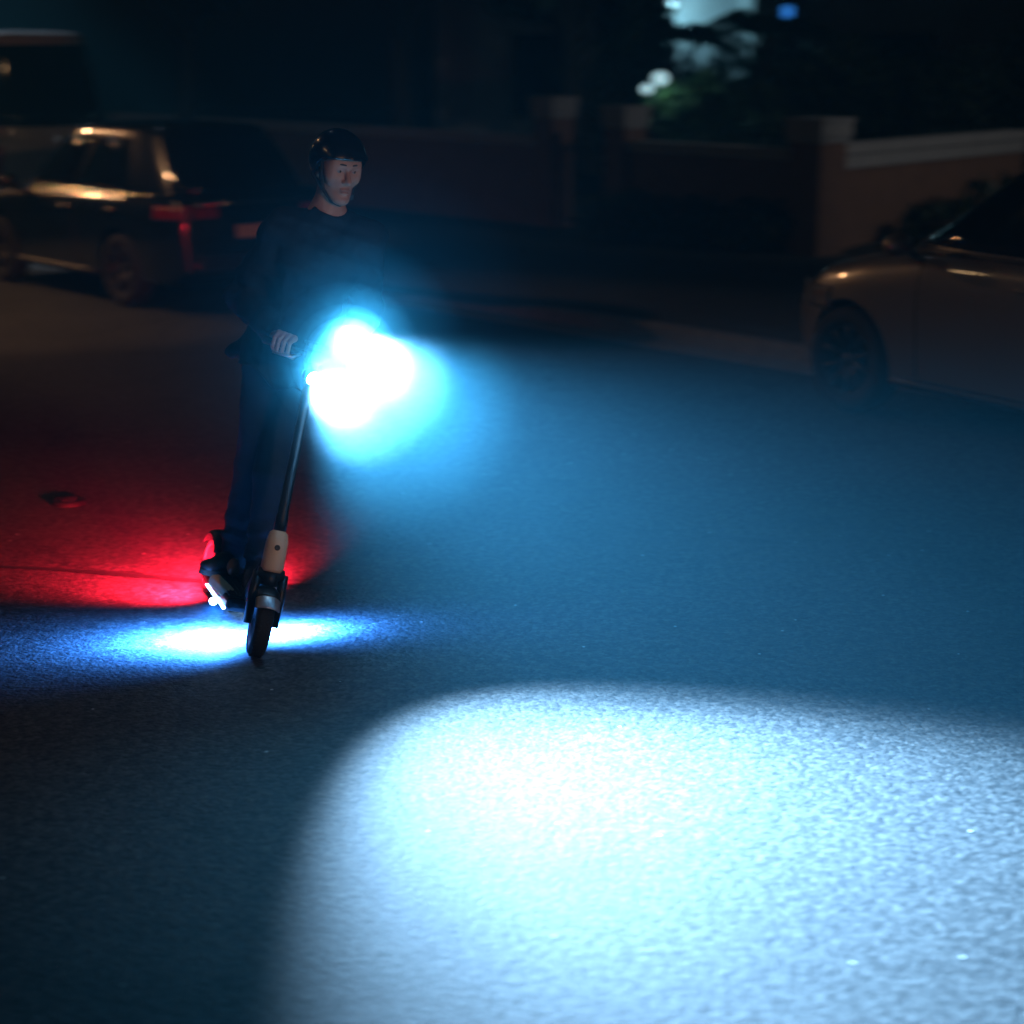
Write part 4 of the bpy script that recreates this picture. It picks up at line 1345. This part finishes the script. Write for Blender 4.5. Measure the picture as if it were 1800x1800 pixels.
# jacket
def fold(X, Y, Z, sc, amp, seed):
    r = np.random.default_rng(seed)
    o = np.zeros_like(X)
    for q in range(7):
        w = r.normal(size=3) * sc * (0.6 + 0.25 * q)
        o += np.sin(X * w[0] + Y * w[1] + Z * w[2] + r.random() * 6.28) / (1 + 0.5 * q)
    return o * amp
J = Field((-0.44, -0.84, 0.93), (0.40, -0.02, 1.80), 0.0065)
J.cone(pel + Vector((0, 0, 0.06)), chest, 0.140, 0.158, 0.06, flat=((0, 1, 0), 1.15))
J.cone((-0.13, -0.49, 1.56), (0.05, -0.50, 1.54), 0.108, 0.108, 0.07)
J.cone(sh[1] - Vector((0.04, 0, 0.005)), sh[-1] + Vector((0.04, 0, -0.005)), 0.070, 0.070, 0.05)
J.cone((0.015, -0.555, 1.0), (0.0, -0.555, 1.20), 0.168, 0.148, 0.05, flat=((0, 1, 0), 1.2))
for s in (1, -1):
    J.cone(sh[s], elb[s] + Vector((s * 0.004, 0, 0)), 0.072, 0.070, 0.05)
    J.cone(elb[s] + Vector((s * 0.004, 0, 0)), elb[s].lerp(wr[s], 0.90), 0.070, 0.048, 0.03)
    J.cone(neckb + Vector((0, 0.0, 0.0)), sh[s], 0.070, 0.066, 0.03)
# wind-blown tail of the jacket on the rider's right
J.cone((0.10, -0.60, 1.16), (0.195, -0.64, 1.07), 0.06, 0.030, 0.04, flat=((0.3, 0.95, 0), 1.6))
X, Y, Z = np.meshgrid(*J.ax, indexing='ij')
J.d += (fold(X, Y, Z, 24, 0.0042, 3) + fold(X, Y, Z * 2.2, 30, 0.003, 4)).astype(np.float32)
# cut hem, cuffs and neckline
J.d = np.maximum(J.d, (1.0 - Z + 0.42 * np.maximum(X - 0.03, 0) - 0.012 * np.sin(X * 40)).astype(np.float32))
J.ell(neckb + Vector((0, 0.03, 0.085)), (0.080, 0.10, 0.075), 0.008, None, True)
for s in (1, -1):
    d = (wr[s] - elb[s]).normalized()
    e = wr[s] - d * 0.004
    J.cone(e + d * 0.045, e + d * 0.10, 0.047, 0.06, 0.003, True)
jk = link_mesh('jacket', J.mesh('jacket'), M['fabric'], rider)
# trousers
T = Field((-0.26, -0.82, 0.22), (0.26, -0.22, 1.2), 0.0065)
T.cone(pel + Vector((-0.05, 0, 0.0)), pel + Vector((0.05, 0, 0.0)), 0.106, 0.106, 0.04)
for s in (1, -1):
    T.cone(hip[s], kne[s], 0.088, 0.072, 0.03)
    T.cone(kne[s], ank[s] + Vector((0, 0, 0.03)), 0.072, 0.060, 0.03)
X, Y, Z = np.meshgrid(*T.ax, indexing='ij')
low = np.clip((0.55 - Z) / 0.3, 0, 1)
T.d += (fold(X, Y, Z, 24, 0.0035, 5) + fold(X, Y * 0.4, Z * 2.4, 38, 0.005, 8) * low).astype(np.float32)
T.d = np.maximum(T.d, (DK + 0.075 - Z + 0.01 * np.sin(X * 50)).astype(np.float32))
link_mesh('trousers', T.mesh('trousers'), M['denim'], rider)

# shoes
for s, yawf in ((1, rad(-52)), (-1, rad(-14))):
    a = ank[s]
    d = Vector((-math.sin(yawf), math.cos(yawf), 0))
    lo, hi = a - Vector((0.16, 0.16, 0.16)), a + Vector((0.16, 0.24, 0.08))
    Sh = Field((lo.x, lo.y, DK - 0.012), (hi.x, hi.y, hi.z), 0.005)
    base = Vector((a.x, a.y, DK + 0.04))
    Sh.cone(base - d * 0.055, base + d * 0.06, 0.040, 0.043, 0.02)
    Sh.cone(base + d * 0.06, base + d * 0.15 - Vector((0, 0, 0.006)), 0.043, 0.034, 0.02, flat=((0, 0, 1), 1.25))
    Sh.cone(base - d * 0.035 + Vector((0, 0, 0.02)), base - d * 0.02 + Vector((0, 0, 0.075)), 0.044, 0.046, 0.02)
    Sh.cone(base + d * 0.04, base + Vector((0, 0, 0.06)), 0.036, 0.036, 0.02)
    X, Y, Z = np.meshgrid(*Sh.ax, indexing='ij')
    Sh.d = np.maximum(Sh.d, (DK + 0.014 - Z).astype(np.float32))
    so = link_mesh('shoe', Sh.mesh('shoe'), M['shoe'], rider)
    sb = bmesh.new()
    P = []
    for k in range(28):
        an = 2 * math.pi * k / 28
        u_, v_ = math.cos(an), math.sin(an)
        q = base + d * (0.048 + 0.140 * u_) + Vector((d.y, -d.x, 0)) * (0.046 * v_ * (1 - 0.12 * u_ * -1))
        P.append(q)
    tp_ = [sb.verts.new((q.x, q.y, DK + 0.022)) for q in P]
    bt_ = [sb.verts.new((q.x, q.y, DK)) for q in P]
    for k in range(28):
        sb.faces.new((tp_[k], tp_[(k + 1) % 28], bt_[(k + 1) % 28], bt_[k]))
    sb.faces.new(tp_); sb.faces.new(bt_[::-1])
    obj('sole', sb, M['sole'], so)

# ------------------------------------------------------------------ night haze and headlight halo
bm = bmesh.new()
add_box(bm, (0, 15, 5.0), (150, 150, 12.0))
hz = obj('haze', bm, None)
hz['kind'] = 'stuff'
hm = bpy.data.materials.new("night_haze")
hm.use_nodes = True
nt = hm.node_tree
nt.nodes.remove(nt.nodes["Principled BSDF"])
pv = nt.nodes.new("ShaderNodeVolumePrincipled")
pv.inputs["Color"].default_value = (0.16, 0.70, 1.0, 1)
pv.inputs["Density"].default_value = HAZE_DENSITY
pv.inputs["Anisotropy"].default_value = 0.2
nt.links.new(pv.outputs[0], nt.nodes["Material Output"].inputs["Volume"])
hz.data.materials.append(hm)
# nested shells of denser haze, added to make the headlights' halo
def halo_mist(c, r, dens, tint):
    b = bmesh.new()
    bmesh.ops.create_icosphere(b, subdivisions=4, radius=r, matrix=Matrix.Translation(c))
    o = obj('halo_mist', b, None, None, True)
    o['kind'] = 'stuff'
    m = hm.copy(); m.name = 'headlight_halo'
    m.node_tree.nodes[pv.name].inputs["Density"].default_value = dens
    m.node_tree.nodes[pv.name].inputs["Color"].default_value = (tint, 0.7 + 0.3 * tint, 1, 1)
    o.data.materials.append(m)
MC = FRAME @ (h2 * 0.65 + h1 * 0.35) + Vector((0.02, 0, -0.01))
for r_, d_, t_ in ((0.10, 6.0, 1.0), (0.135, 4.0, 1.0), (0.165, 1.5, 1.0), (0.215, 0.28, 0.9), (0.30, 0.10, 0.8), (0.48, 0.04, 0.4), (0.80, 0.009, 0.15)):
    halo_mist(MC, r_, d_, t_)
